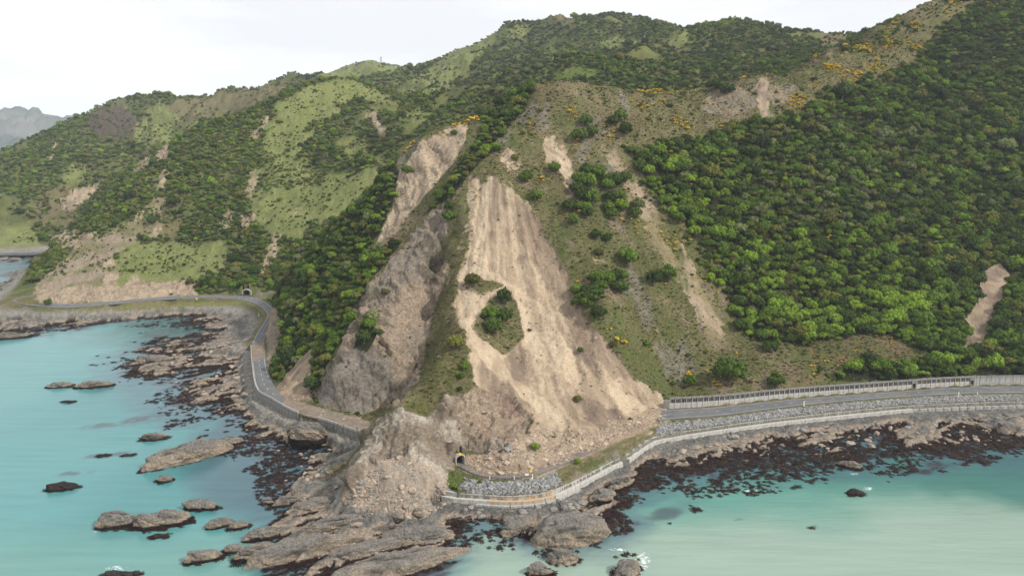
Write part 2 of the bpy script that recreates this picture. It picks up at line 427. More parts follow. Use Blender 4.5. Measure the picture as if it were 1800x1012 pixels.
BIG = 5000
P_FOREST_R = [(1105, 265), (1150, 255), (1240, 240), (1300, 215), (1400, 205), (1450, 165), (1520, 140), (1580, 120), (1620, 60), (1660, 20), (1640, -200), (2300, -300), (2300, 668), (1800, 655), (1740, 652), (1650, 636), (1600, 606), (1540, 588), (1470, 596), (1420, 604), (1350, 605), (1300, 580), (1285, 540), (1265, 470), (1210, 405), (1150, 345), (1120, 300)]
P_SHRUB_ROW = [(1470, 655), (1500, 638), (1560, 640), (1620, 630), (1700, 635), (1800, 645), (2000, 650), (2000, 668), (1700, 660), (1560, 668), (1470, 672)]
P_FOREST_L = [(474, 660), (476, 545), (490, 500), (560, 420), (640, 348), (690, 288), (706, 305), (688, 380), (660, 438), (705, 425), (765, 350), (820, 272), (850, 225), (845, 205), (940, 140), (925, 185), (862, 265), (795, 342), (745, 378), (690, 445), (650, 492), (615, 575), (575, 640), (548, 692), (536, 690), (548, 630), (556, 605), (530, 630), (505, 665), (485, 668)]
P_FACE_BUSH = [(622, 612), (634, 570), (655, 560), (664, 585), (645, 622)]
P_SLIDE = [(818, 300), (838, 335), (830, 400), (822, 440), (798, 490), (802, 560), (822, 600), (832, 650), (850, 700), (900, 735), (940, 745), (900, 785), (880, 835), (960, 838), (1060, 800), (1178, 742), (1168, 702), (1112, 665), (1052, 590), (1012, 530), (978, 450), (938, 375), (905, 332), (870, 305), (850, 322)]
P_SLIDE_PALE = [(822, 320), (850, 345), (850, 430), (860, 470), (900, 500), (960, 540), (1000, 610), (1060, 670), (1140, 715), (1120, 735), (1040, 700), (960, 640), (910, 600), (880, 640), (1000, 740), (980, 760), (850, 640), (808, 560), (802, 500), (825, 440)]
P_ISLAND = [(838, 560), (860, 525), (882, 512), (908, 528), (920, 590), (905, 610), (885, 625), (850, 600), (832, 575)]
P_ISL2 = [(815, 500), (830, 478), (850, 490), (890, 500), (850, 515)]
P_SCAR_A = [(952, 245), (985, 238), (1006, 290), (1018, 350), (1000, 352), (985, 300), (960, 285)]
P_SCAR_A2 = [(880, 265), (905, 262), (915, 290), (895, 305)]
P_SCAR_B = [(1052, 230), (1085, 240), (1112, 300), (1135, 345), (1170, 390), (1205, 445), (1248, 520), (1282, 598), (1250, 600), (1200, 510), (1160, 440), (1122, 385), (1092, 330), (1062, 275)]
P_SCAR_C = [(1040, 440), (1060, 450), (1075, 500), (1060, 480)]
P_SCAR_L = [(822, 216), (818, 250), (795, 288), (745, 348), (700, 402), (668, 432), (662, 425), (688, 372), (703, 300), (740, 252), (790, 226)]
P_ROCK_L = [(796, 340), (790, 400), (772, 440), (792, 470), (766, 540), (746, 620), (735, 672), (700, 712), (640, 728), (560, 712), (556, 690), (600, 605), (640, 505), (672, 475), (705, 440), (765, 368)]
P_NOSE = [(645, 770), (660, 740), (700, 715), (745, 740), (780, 700), (830, 690), (880, 700), (935, 738), (905, 785), (870, 800), (800, 790), (800, 860), (790, 885), (740, 915), (600, 885), (620, 815)]
P_FAN = [(690, 800), (740, 810), (790, 850), (790, 885), (740, 912), (640, 905), (600, 880), (640, 830)]
P_SPINE = [(745, 690), (735, 672), (762, 560), (790, 470), (775, 440), (812, 380), (822, 430), (798, 490), (802, 560), (826, 610), (835, 660), (800, 690), (820, 720), (760, 730), (700, 720)]
P_ROAD_DEBRIS = [(800, 800), (870, 800), (960, 790), (1060, 755), (1160, 715), (1182, 742), (1110, 765), (1010, 808), (935, 838), (850, 842), (806, 824)]
P_LSCREE = [(553, 605), (549, 640), (545, 700), (500, 705), (476, 690), (500, 665), (530, 630)]
P_LROCK = [(470, 600), (462, 570), (476, 540), (490, 545), (492, 590), (480, 640), (470, 650)]
P_GORSE = [(1440, 125), (1500, 75), (1560, 48), (1640, 10), (1720, 0), (1650, 50), (1600, 120), (1540, 140), (1480, 155), (1400, 205), (1370, 190)]
P_GORSE2 = [(1120, 190), (1200, 170), (1230, 190), (1220, 250), (1180, 245), (1130, 225)]
P_BROWN = [(1420, 605), (1480, 596), (1560, 590), (1600, 615), (1560, 640), (1500, 640), (1440, 650)]
P_RSCAR = [(1728, 470), (1760, 460), (1772, 490), (1755, 540), (1738, 580), (1730, 625), (1700, 615), (1700, 560), (1720, 520)]
P_RSCAR2 = [(1335, 135), (1350, 138), (1348, 200), (1340, 222), (1332, 220)]
P_RROCK = [(1235, 175), (1270, 160), (1330, 145), (1400, 150), (1390, 180), (1330, 190), (1280, 205), (1240, 200)]

veg = np.zeros(len(TX), np.float32)          # tree cover
rockm = np.zeros(len(TX), np.float32)        # bare broken rock
screem = np.zeros(len(TX), np.float32)       # loose scree
tuss = np.zeros(len(TX), np.float32)         # tussock and low scrub
gor = np.zeros(len(TX), np.float32)          # gorse
n_big = fbm(TX, TY, 40, 4, 81); n_mid = fbm(TX, TY, 9, 4, 82); n_fine = fbm(TX, TY, 2.2, 3, 83)
rgb = lambda *c: np.array(c, np.float32)
def lerp(a, b, w): return a + (b - a) * w[:, None]
def two(c1, c2, nz, lo=-.35, hi=.35): return lerp(np.broadcast_to(c1, (len(TX), 3)), np.broadcast_to(c2, (len(TX), 3)), sstep(lo, hi, nz))

GRASS_DRY, GRASS_OLV, GRASS_GRN = rgb(.225, .19, .10), rgb(.14, .145, .056), rgb(.12, .16, .045)
SCR_PALE, SCR_TAN, SCR_DARK = rgb(.53, .425, .30), rgb(.37, .285, .20), rgb(.225, .17, .13)
ROCK_GREY, ROCK_TAN, ROCK_DK = rgb(.30, .25, .20), rgb(.41, .32, .235), rgb(.15, .13, .115)
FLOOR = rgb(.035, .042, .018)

CLR = two(GRASS_OLV, GRASS_DRY, n_mid * .6 + n_big * .6 + n_fine * .3)
CLR = lerp(CLR, two(GRASS_GRN, GRASS_OLV, n_fine), sstep(-.1, .5, fbm(TX, TY, 22, 3, 84)) * .75)
CLR = lerp(CLR, two(SCR_TAN, SCR_DARK, n_fine), sstep(.22, .45, n_mid) * .6)         # thin bare spots
CLR = lerp(CLR, two(rgb(.20, .145, .085), rgb(.15, .115, .07), n_fine), sstep(.1, .45, fbm(TX, TY * .6, 19, 4, 86)) * .42)   # dead bracken and brown grass
CLR = lerp(CLR, two(rgb(.30, .265, .22), rgb(.20, .18, .15), n_fine), sstep(.34, .5, fbm(TX, TY * .5, 13, 4, 87)) * .7 * (TY < 620))   # small rock outcrops
near = TY < 620
# which side of the headland edge a point is on: everything past the crest belongs to the far hills
far_side = (TY > 600) & ((TX < 60) | (TY > 560 + TX * .62))
tuss[:] = np.where(far_side, 0, 1)
# far hills: bush with grassy spurs
fb = two(rgb(.19, .20, .065), rgb(.125, .14, .055), n_mid + n_big)
CLR = np.where(far_side[:, None], fb, CLR).astype(np.float32)
veg = np.where(far_side, .80, veg).astype(np.float32)

def paint(w, c, tree=None, rock=None, scree=None, tus=None, gorse=None):
    i = np.nonzero(w > 0)[0]
    if not len(i): return
    ww = w[i]
    CLR[i] += ((c[i] if c.ndim == 2 else c) - CLR[i]) * ww[:, None]
    for val, arr in ((tree, veg), (rock, rockm), (scree, screem), (tus, tuss), (gorse, gor)):
        if val is not None: arr[i] += (val - arr[i]) * ww

# grass on the far hills
far_grass = [([(478, 190), (540, 150), (600, 138), (665, 160), (705, 182), (660, 178), (620, 172), (585, 205), (540, 215), (500, 212)], 700, 1150, .05, 0),
    ([(440, 300), (500, 265), (560, 300), (640, 305), (690, 255), (655, 335), (620, 375), (560, 395), (510, 425), (440, 385)], 640, 1000, .28, 0),
    ([(470, 215), (540, 215), (560, 240), (500, 280), (455, 300)], 640, 1000, .35, 0),
    ([(180, 475), (230, 425), (300, 430), (380, 425), (400, 440), (360, 490), (250, 505), (190, 500)], 600, 800, .15, 0),
    ([(380, 420), (405, 425), (392, 490), (370, 490)], 600, 800, .12, 0), ([(270, 350), (330, 345), (310, 420), (250, 415), (245, 380)], 600, 850, .2, 1),
    ([(0, 395), (60, 400), (75, 440), (0, 445), (-100, 445), (-100, 390)], 800, 1200, .15, 0), ([(110, 300), (150, 285), (155, 315), (120, 330)], 900, 1400, .1, 0),
    ([(60, 340), (110, 325), (160, 350), (120, 400), (60, 400)], 800, 1300, .35, 1),
    ([(230, 225), (300, 200), (350, 215), (320, 245), (250, 262)], 900, 1700, .2, 0), ([(250, 190), (290, 183), (330, 200), (290, 225)], 900, 1900, .1, 0),
    ([(290, 185), (380, 163), (510, 140), (480, 178), (400, 200), (330, 215)], 1000, 2300, .18, 1), ([(550, 142), (600, 112), (640, 100), (720, 118), (690, 130), (600, 140)], 1500, 2600, .05, 0),
    ([(690, 175), (740, 130), (800, 90), (870, 55), (925, 42), (935, 62), (860, 82), (830, 110), (790, 150), (720, 185)], 1000, 2000, .35, 0),
    ([(975, 128), (1020, 118), (1050, 122), (1050, 140), (970, 143)], 650, 1000, .05, 2), ([(955, 92), (975, 80), (985, 92), (965, 100)], 1000, 1500, .05, 2),
    ([(1180, 52), (1210, 50), (1215, 70), (1180, 80)], 1000, 1700, .2, 0), ([(1060, 60), (1140, 70), (1130, 90), (1050, 85)], 1000, 1700, .35, 0),
    ([(965, 30), (985, 15), (1015, 35), (1005, 48), (985, 45)], 1500, 2000, .1, 1), ([(1440, 60), (1490, 50), (1480, 90), (1440, 90)], 700, 1300, .2, 1),
    ([(690, 210), (740, 190), (760, 210), (720, 240)], 700, 1200, .4, 0), ([(590, 250), (640, 240), (650, 260), (610, 275)], 640, 1000, .15, 0)]
for poly, y0, y1, tr, kind in far_grass:
    c = (two(rgb(.265, .285, .105), rgb(.20, .23, .08), n_mid + n_fine), two(rgb(.23, .19, .10), rgb(.17, .16, .075), n_mid + n_fine), two(rgb(.19, .24, .06), rgb(.15, .21, .05), n_mid))[kind]
    paint(cover(poly, y0, y1, 17), c, tree=tr)
paint(cover([(155, 202), (215, 180), (240, 200), (236, 238), (190, 248), (152, 228)], 1000, 2000, 20), two(rgb(.13, .095, .085), rgb(.10, .085, .06), n_mid), tree=.03)
# bare scars and cliffs on the far side
TANC = two(SCR_PALE, SCR_TAN, n_mid + n_fine)
for poly, y0, y1 in [([(64, 498), (110, 473), (150, 458), (195, 455), (212, 472), (206, 498), (216, 503), (236, 482), (262, 500), (300, 498), (335, 490), (352, 517), (200, 532), (62, 533)], 560, 800), ([(140, 452), (200, 420), (250, 395), (262, 402), (225, 428), (165, 455)], 560, 800),
        ([(228, 305), (262, 268), (272, 278), (248, 305)], 700, 1500), ([(272, 280), (290, 256), (302, 260), (286, 288)], 700, 1500), ([(103, 362), (130, 335), (172, 323), (182, 335), (150, 350), (125, 372)], 700, 1300),
        ([(430, 348), (440, 300), (458, 298), (447, 340)], 640, 1000), ([(388, 405), (400, 368), (414, 370), (405, 402)], 640, 1000), ([(482, 412), (494, 410), (484, 455), (460, 492), (448, 488), (468, 452)], 600, 900),
        ([(86, 420), (130, 400), (200, 420), (120, 445)], 640, 1000), ([(280, 300), (300, 300), (285, 335), (278, 330)], 640, 1000), ([(416, 385), (450, 378), (448, 395), (425, 398)], 640, 1000),
        ([(440, 230), (470, 205), (475, 215), (448, 250)], 700, 1100), ([(510, 370), (530, 362), (530, 372)], 640, 1000), ([(640, 200), (660, 195), (680, 235), (668, 238)], 700, 1100), ([(88, 258), (104, 250), (96, 278), (84, 280)], 1000, 1600), ([(225, 395), (280, 345), (292, 352), (280, 420), (268, 420)], 600, 900)]:
    paint(cover(poly, y0, y1, 13) * sstep(-.5, .0, fbm(TX, TY, 16, 4, 125) + .1), TANC, tree=.05, rock=.8)
paint(cover([(78, 515), (95, 500), (200, 505), (330, 500), (340, 518), (205, 530), (80, 532)], 560, 720, 4), two(ROCK_TAN, SCR_PALE, n_fine), tree=0, rock=1)

# the bare bluff at the tip of the bay
paint(cover([(62, 500), (95, 470), (135, 438), (190, 405), (250, 380), (275, 345), (300, 350), (268, 410), (225, 432), (180, 470), (185, 505), (70, 508)], 560, 860, 9), two(rgb(.26, .235, .125), rgb(.40, .32, .235), n_mid + n_big + .3 * n_fine), tree=.06, rock=.5)
# the near slopes
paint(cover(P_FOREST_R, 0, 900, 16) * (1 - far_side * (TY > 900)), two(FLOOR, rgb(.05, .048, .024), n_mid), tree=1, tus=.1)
paint(cover([(1090, 262), (1180, 250), (1290, 210), (1310, 300), (1300, 540), (1240, 480), (1190, 400), (1140, 340)], 0, 640, 14) * (veg < .9), two(GRASS_OLV, GRASS_DRY, n_fine), tree=.5)
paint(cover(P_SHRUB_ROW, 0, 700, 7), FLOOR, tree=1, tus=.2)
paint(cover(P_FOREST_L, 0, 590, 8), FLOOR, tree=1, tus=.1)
paint(cover(P_GORSE, 0, 900, 10), two(GRASS_DRY, GRASS_OLV, n_fine), tree=.12, tus=1, gorse=.65)
paint(cover(P_GORSE2, 0, 640, 12), two(GRASS_DRY, GRASS_OLV, n_fine), tree=.15, tus=1, gorse=.5)
paint(cover(P_BROWN, 0, 640, 8), two(rgb(.22, .16, .09), GRASS_OLV, n_mid), tree=.05, tus=1, gorse=.15)
paint(cover(P_RROCK, 500, 720, 10) * .7, two(ROCK_GREY, SCR_TAN, n_mid), tree=.12, rock=.6)
for p in (P_RSCAR, P_RSCAR2): paint(cover(p, 0, 720, 11), two(SCR_TAN, SCR_DARK, n_mid), tree=0, scree=1, tus=0)
# scree streaks follow the fall line of the slide
fan_a = np.arctan2(TX + 12.0, np.maximum(505.0 - TY, 8.0)); fan_r = np.hypot(TX + 12.0, 505.0 - TY)
fl = fan_a * 105.0 + 1.2 * n_mid
streak = fbm(fl, fan_r * 0.075, 4.2, 4, 91) * 1.1 + .35 * n_fine + .3 * n_mid + .5 * fbm(fl, fan_r * .04, 1.3, 2, 93)
scr = lerp(two(SCR_TAN, SCR_DARK, streak + .2 * n_mid, -.1, .75), np.broadcast_to(SCR_PALE, (len(TX), 3)), sstep(.05, -.45, streak) * .6)
scr_pale = two(SCR_PALE * 1.04, SCR_TAN * 1.08, streak + .2 * n_mid, -.15, .7)
patch = sstep(-.45, .15, fbm(TX, TY * .5, 9, 4, 124) + .35 * n_fine)
paint(cover(P_SCAR_B, 0, 620, 18) * patch, two(SCR_TAN, GRASS_DRY, n_mid + .4 * n_fine, -.2, .5), tree=0, scree=.8, tus=.2)
for p in (P_SCAR_A, P_SCAR_A2, P_SCAR_C): paint(cover(p, 0, 620, 15) * patch, two(SCR_TAN, SCR_PALE, n_mid + .4 * n_fine), tree=0, scree=.8, tus=.15)
paint(cover(P_SPINE, 0, 560, 9), two(rgb(.17, .145, .075), rgb(.12, .125, .045), n_mid + n_fine), tree=.02, tus=1)
paint(cover(P_ROCK_L, 0, 560, 9), two(ROCK_TAN * .95, ROCK_GREY, n_mid * .7 + n_big + .25 * n_fine, -.3, .3), tree=0, rock=1, tus=.05)
paint((cover(P_ROCK_L, 0, 560, 9) * sstep(.15, .45, fbm(TX + TZ * .4, TY + TZ * .3, 7, 4, 122))).astype(np.float32) * .8, two(rgb(.12, .105, .085), rgb(.14, .125, .07), n_fine))
paint((cover([(560, 712), (556, 690), (600, 620), (650, 600), (690, 640), (690, 700), (640, 728)], 0, 560, 8) * .7).astype(np.float32), two(rgb(.17, .16, .145), rgb(.27, .25, .225), n_mid))
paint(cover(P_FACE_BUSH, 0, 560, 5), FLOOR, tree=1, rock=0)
paint(cover(P_SCAR_L, 0, 560, 9), two(SCR_PALE, ROCK_TAN, n_mid + .5 * n_fine), tree=0, rock=.7, scree=.3, tus=.03)
paint(cover(P_NOSE, 0, 420, 7), two(rgb(.31, .25, .19), rgb(.56, .50, .41), n_mid + n_big + .4 * fbm(TX + TZ, TY, 5, 3, 119)), tree=0, rock=1, tus=.05)
paint((cover(P_NOSE, 0, 420, 5) * sstep(.25, .5, fbm(TX + TZ * .5, TY, 6, 4, 120))).astype(np.float32) * .75, rgb(.135, .115, .095))
paint(cover(P_SLIDE, 0, 560, 22), scr, tree=0, scree=1, tus=.03, rock=0)
clod = sstep(.34, .6, fbm(fl, fan_r * .22, 5, 4, 117) + .2 * fbm(TX, TY, 40, 2, 118)) * .8
paint((cover(P_SLIDE, 0, 560, 4) * clod * .7).astype(np.float32), two(rgb(.15, .115, .075), rgb(.20, .15, .10), n_fine), tus=.35)
brn = cover([(905, 340), (940, 375), (985, 450), (1020, 535), (1060, 590), (1120, 665), (1080, 665), (1010, 590), (960, 500), (915, 420)], 0, 560, 12)
paint(brn * .65, two(rgb(.25, .185, .135), rgb(.19, .14, .10), streak))
paint(cover(P_SLIDE_PALE, 0, 560, 8) * .8, scr_pale)
paint(cover([(880, 690), (930, 735), (900, 780), (840, 770), (800, 720), (830, 680)], 0, 420, 5), two(ROCK_TAN, rgb(.33, .235, .185), n_mid), rock=1, scree=0)
paint(cover(P_ROAD_DEBRIS, 0, 420, 4), two(rgb(.30, .225, .165), SCR_TAN, n_fine + n_mid), scree=1)
paint(cover(P_FAN, 0, 420, 6), two(rgb(.30, .25, .20), rgb(.37, .30, .235), n_fine), scree=1, rock=.2)
for p in (P_ISLAND, P_ISL2): paint(cover(p, 0, 560, 5), two(GRASS_OLV, GRASS_DRY, n_fine), scree=0, tus=1)
paint(cover(P_LSCREE, 0, 560, 4), two(SCR_TAN, SCR_DARK, n_fine + streak), tree=0, scree=1, tus=0)
paint(cover(P_LROCK, 0, 560, 5), two(ROCK_GREY, ROCK_TAN, n_mid), tree=0, rock=1, tus=0)
# rock ribs that stick out of the steepest ground
# shore: kelp line, pale wave-washed rock, grey lichen rock above
shoreb = 1 - sstep(4.6, 7.0, TZ)
tone = TZ + .55 * n_mid + .35 * n_fine
sh_c = two(rgb(.36, .29, .225), rgb(.42, .345, .27), n_fine)
sh_c = lerp(sh_c, two(rgb(.225, .215, .195), rgb(.16, .155, .145), n_mid + n_fine), sstep(1.1, 1.9, tone))
sh_c = lerp(np.broadcast_to(rgb(.030, .015, .013), sh_c.shape), sh_c, sstep(.35, .62, tone))
sh_c = lerp(sh_c, two(rgb(.37, .345, .30), rgb(.30, .28, .245), n_fine), sstep(2.7, 3.6, tone))
keepn = 1 - cover(P_NOSE, 0, 420, 5) * sstep(2.5, 4, TZ)
paint((shoreb * keepn).astype(np.float32), sh_c, tree=0, rock=.75, scree=0, tus=0)
veg *= sstep(7, 10, TZ); tuss *= sstep(6.5, 8.5, TZ)
for poly in ROAD_POLYS: tuss[in_poly(TX, TY, np.array([p_[:2] for p_ in poly]))] = 0
for l_ in (rout_w, rin_w, lin_w, lout_w, bin_w, bout_w): tuss *= (dist_line(TX, TY, l_, 4) > 1.6)
# grass verges along the benches
dvr = np.minimum(dist_line(TX, TY, rout_w), dist_line(TX, TY, bout_w))
paint((sstep(3.2, 1.6, dvr) * (TZ > 6.2)).astype(np.float32), two(rgb(.17, .18, .06), rgb(.24, .205, .11), n_fine), rock=0)
paint(cover([(785, 850), (790, 825), (815, 832), (850, 843), (840, 852), (800, 868)], 0, 330, 3), two(GRASS_GRN, GRASS_OLV, n_fine))
paint(cover([(960, 850), (1060, 800), (1150, 755), (1160, 745), (1010, 812), (960, 836)], 0, 400, 3) * .8, two(GRASS_DRY, GRASS_OLV, n_fine))
paint(cover([(120, 545), (200, 538), (330, 530), (420, 530), (430, 536), (330, 540), (200, 546)], 500, 700, 3), two(rgb(.22, .225, .08), rgb(.25, .22, .11), n_fine), rock=0)

# ------------------------------------------------------------------ broken rock and rills as real relief
V = np.stack([TX, TY, TZ], 1).reshape(N_R, N_A, 3)
du = np.gradient(V, axis=1); dv = np.gradient(V, axis=0)
Nn = np.cross(du, dv).reshape(-1, 3); Nn /= np.linalg.norm(Nn, axis=1)[:, None]
Nn[Nn[:, 2] < 0] *= -1
cu, cv = TX + TZ * .25, TY * .75 + TZ * .85
facet = np.zeros(len(TX)); ri = np.nonzero(rockm > .02)[0]
wu_ = cu[ri] + 2.0 * fbm(cu[ri], cv[ri], 8, 2, 107); wv_ = cv[ri] * .75 + 2.0 * fbm(cu[ri], cv[ri], 8, 2, 108)
facet[ri] = fbm(cu[ri], cv[ri] * .45, 20, 3, 101, ridged=True) * 1.9 + facets(wu_, wv_ * .8, 9.0, 5) * 1.7 + facets(wu_ + 3, wv_, 4.0, 11) * .95 + facets(wu_, wv_ + 5, 1.8, 17) * .45
high = sstep(4.5, 9, TZ)
rill = fbm(fl + 1.5 * n_mid, fan_r * 0.14, 5.0, 4, 111, ridged=True) * .6 + fbm(fl + 9 * n_big, fan_r * .10, 15, 3, 113, ridged=True) * 1.0 * (.35 + sstep(-.3, .4, fbm(TX, TY, 30, 3, 114))) + fbm(TX, TY, 6, 3, 115) * .5 + n_fine * .22
tex = fbm(TX, TY, 5, 4, 121) * .35
fars = sstep(600, 1000, TY)
disp = rockm * (.30 + .70 * high) * facet * (1.25 + fars) + screem * high * rill * 1.8 + (1 - rockm) * (1 - screem) * high * tex * 1.6
road_d = np.min([dist_line(TX, TY, l_) for l_ in (rin_w, rout_w, lin_w, lout_w, bin_w, bout_w, pout_w, wtop_w)], axis=0)
disp = disp - screem * sstep(12, 25, TZ) * 1.1
disp = disp * sstep(2.5, 7, road_d)
for m_ in MOUTHS: disp = disp * sstep(5, 12, np.hypot(TX - m_[0][0], TY - m_[0][1]))
PT = np.stack([TX, TY, TZ], 1) + Nn * disp[:, None]

def grid_quads(nr, na):
    i = np.arange(nr * na).reshape(nr, na)
    return np.stack([i[:-1, :-1], i[:-1, 1:], i[1:, 1:], i[1:, :-1]], -1).reshape(-1, 4)

def mesh_np(name, verts, quads, smooth=True):
    me = bpy.data.meshes.new(name)
    me.vertices.add(len(verts)); me.vertices.foreach_set('co', np.ascontiguousarray(verts, np.float32).ravel())
    me.loops.add(quads.size); me.loops.foreach_set('vertex_index', np.ascontiguousarray(quads, np.int32).ravel())
    me.polygons.add(len(quads)); me.polygons.foreach_set('loop_start', np.arange(0, quads.size, quads.shape[1], dtype=np.int32))
    me.update(calc_edges=True)
    me.polygons.foreach_set('use_smooth', np.full(len(quads), smooth))
    return me

def color_attr(me, name, c):
    a = me.attributes.new(name, 'FLOAT_COLOR', 'POINT')
    c4 = np.ones((len(c), 4), np.float32); c4[:, :c.shape[1]] = c
    a.data.foreach_set('color', c4.ravel())

# ------------------------------------------------------------------ materials
def mat(name, color=(.5, .5, .5), rough=.9, spec=.3, var=0.0, scale=1.0, bump=0.0, bscale=4.0, attr=None, rnd=0.0, tint2=None, coords='Object', bdist=0.3, metal=0.0):
    m = bpy.data.materials.new(name); m.use_nodes = True
    t = m.node_tree; b = t.nodes['Principled BSDF']; N = t.nodes.new
    b.inputs['Roughness'].default_value = rough
    b.inputs['Specular IOR Level'].default_value = spec
    b.inputs['Metallic'].default_value = metal
    tc = N('ShaderNodeTexCoord')
    if attr:
        a = N('ShaderNodeVertexColor'); a.layer_name = attr; src = a.outputs['Color']
    else:
        a = N('ShaderNodeRGB'); a.outputs[0].default_value = (*color, 1); src = a.outputs[0]
    if tint2:
        nz = N('ShaderNodeTexNoise'); nz.inputs['Scale'].default_value = scale; nz.inputs['Detail'].default_value = 6
        t.links.new(tc.outputs[coords], nz.inputs['Vector'])
        rp = N('ShaderNodeMapRange'); rp.inputs['From Min'].default_value = .38; rp.inputs['From Max'].default_value = .62
        t.links.new(nz.outputs['Fac'], rp.inputs['Value'])
        mx = N('ShaderNodeMix'); mx.data_type = 'RGBA'; t.links.new(rp.outputs[0], mx.inputs['Factor'])
        t.links.new(src, mx.inputs['A']); mx.inputs['B'].default_value = (*tint2, 1); src = mx.outputs['Result']
    if var:
        nz = N('ShaderNodeTexNoise'); nz.inputs['Scale'].default_value = scale * 2.7; nz.inputs['Detail'].default_value = 8; nz.inputs['Roughness'].default_value = .65
        t.links.new(tc.outputs[coords], nz.inputs['Vector'])
        rp = N('ShaderNodeMapRange'); rp.inputs['From Min'].default_value = .25; rp.inputs['From Max'].default_value = .75
        rp.inputs['To Min'].default_value = 1 - var; rp.inputs['To Max'].default_value = 1 + var
        t.links.new(nz.outputs['Fac'], rp.inputs['Value'])
        fac = rp.outputs[0]
        if attr == 'Col' and name == 'ground_cover':
            gm = N('ShaderNodeMix'); gm.data_type = 'FLOAT'; gm.inputs['A'].default_value = 1.0
            t.links.new(a.outputs['Alpha'], gm.inputs['Factor']); t.links.new(rp.outputs[0], gm.inputs['B']); fac = gm.outputs['Result']
        vm = N('ShaderNodeVectorMath'); vm.operation = 'SCALE'; t.links.new(src, vm.inputs[0]); t.links.new(fac, vm.inputs['Scale']); src = vm.outputs[0]
    if rnd:
        oi = N('ShaderNodeObjectInfo')
        rp = N('ShaderNodeMapRange'); rp.inputs['To Min'].default_value = 1 - rnd; rp.inputs['To Max'].default_value = 1 + rnd
        t.links.new(oi.outputs['Random'], rp.inputs['Value'])
        vm = N('ShaderNodeVectorMath'); vm.operation = 'SCALE'; t.links.new(src, vm.inputs[0]); t.links.new(rp.outputs[0], vm.inputs['Scale']); src = vm.outputs[0]
    t.links.new(src, b.inputs['Base Color'])
    if bump:
        nz = N('ShaderNodeTexNoise'); nz.inputs['Scale'].default_value = bscale; nz.inputs['Detail'].default_value = 9; nz.inputs['Roughness'].default_value = .7
        t.links.new(tc.outputs[coords], nz.inputs['Vector'])
        bp = N('ShaderNodeBump'); bp.inputs['Strength'].default_value = bump; bp.inputs['Distance'].default_value = bdist
        t.links.new(nz.outputs['Fac'], bp.inputs['Height']); t.links.new(bp.outputs['Normal'], b.inputs['Normal'])
    return m

M_TERR = mat('ground_cover', attr='Col', rough=.97, spec=.05, var=.62, scale=.3, bump=1.0, bscale=.8, bdist=1.2)

# the two tunnel bores are cut out of the hillside below, so the sheet is linked after them
TUNNELS = []      # (origin, forward axis into the hill, half width, height, depth)
portal_o = Vector(PZ(808, 816, RZ - .4))
portal_f = Vector((-.50, .86, 0)).normalized()
TUNNELS.append((portal_o, portal_f, 1.75, 4.0, 16.0))
bay_o = Vector(PZ(434.5, 519, RZ)); bay_f = Vector((.10, 1, 0)).normalized()
TUNNELS.append((bay_o, bay_f, 3.1, 4.4, 25.0))
quads = grid_quads(N_R, N_A)
ctr = PT[quads].mean(1)
drop = np.zeros(len(quads), bool)
for o_, f_, hw, hh, dp in TUNNELS:
    r_ = Vector((f_.y, -f_.x, 0))
    d = ctr - np.array(o_)
    a_ = d @ np.array(f_); s_ = d @ np.array(r_)
    drop |= (a_ > -2.5) & (a_ < dp) & (np.abs(s_) < hw) & (d[:, 2] > -.3) & (d[:, 2] < hh)
quads = quads[~drop]
me = mesh_np('terrain', PT, quads)
CLR *= (.63 + .24 * np.clip(screem, 0, 1) * (TY < 620))[:, None]
color_attr(me, 'Col', np.concatenate([CLR, (1 - .62 * screem * (1 - rockm))[:, None]], 1))
me.materials.append(M_TERR)
terrain = bpy.data.objects.new('terrain', me); col.objects.link(terrain)
terrain['kind'] = 'structure'
# ------------------------------------------------------------------ sea
wr = np.concatenate([np.linspace(120, 420, 330, endpoint=False), np.geomspace(420, 1000, 160, endpoint=False), np.geomspace(1000, 45000, 60)])
wa = np.linspace(R(-62), R(62), 620)
WA, WR = np.meshgrid(wa, wr)
WX = (WR * np.sin(WA)).ravel(); WY = (WR * np.cos(WA)).ravel()
bed = np.full(len(WX), -9.0)
selw = (WR.ravel() < 950)
bed[selw] = height(WX[selw], WY[selw])
WU, WV = project(WX, WY, np.zeros_like(WX))
wb = fbm(WX, WY, 45, 4, 131); wmid = fbm(WX, WY, 13, 4, 132); wfi = fbm(WX, WY, 5, 3, 133)
p_ = WX * cS + WY * sS; q_ = -WX * sS + WY * cS
wst = fbm(p_ * .25, q_, 9, 4, 134)
TURQ, TURQ2, BAYG, PLUME, GREEN, DEEP = rgb(.070, .265, .275), rgb(.105, .325, .33), rgb(.04, .15, .135), rgb(.27, .365, .30), rgb(.11, .28, .235), rgb(.065, .125, .165)
mixw = lambda a, b, w: a + (b - a) * np.asarray(w, np.float32)[:, None]
wc = mixw(np.broadcast_to(TURQ, (len(WX), 3)), np.broadcast_to(TURQ2, (len(WX), 3)), sstep(-.5, .5, fbm(WX, WY, 110, 4, 136)))
wu = WU + 70 * wb + 30 * wmid; wv = WV + 45 * fbm(WX, WY, 60, 4, 135) + 14 * wmid
right = sstep(640, 860, wu)
wc = mixw(wc, np.broadcast_to(GREEN, wc.shape), right)
wc = mixw(wc, np.broadcast_to(PLUME, wc.shape), right * sstep(860 , 960, wv + (wu - 1100) * .05) * .95)
wc = mixw(wc, np.broadcast_to(rgb(.17, .36, .32), wc.shape), (1 - right) * sstep(880, 1010, wv) * .8)
wc = mixw(wc, np.broadcast_to(BAYG, wc.shape), sstep(640, 585, wv - .18 * (wu - 200)) * sstep(480, 560, wv) * sstep(60, 330, wu) * .8)
wc = mixw(wc, np.broadcast_to(rgb(.16, .26, .33), wc.shape), sstep(520, 480, WV) * .6)
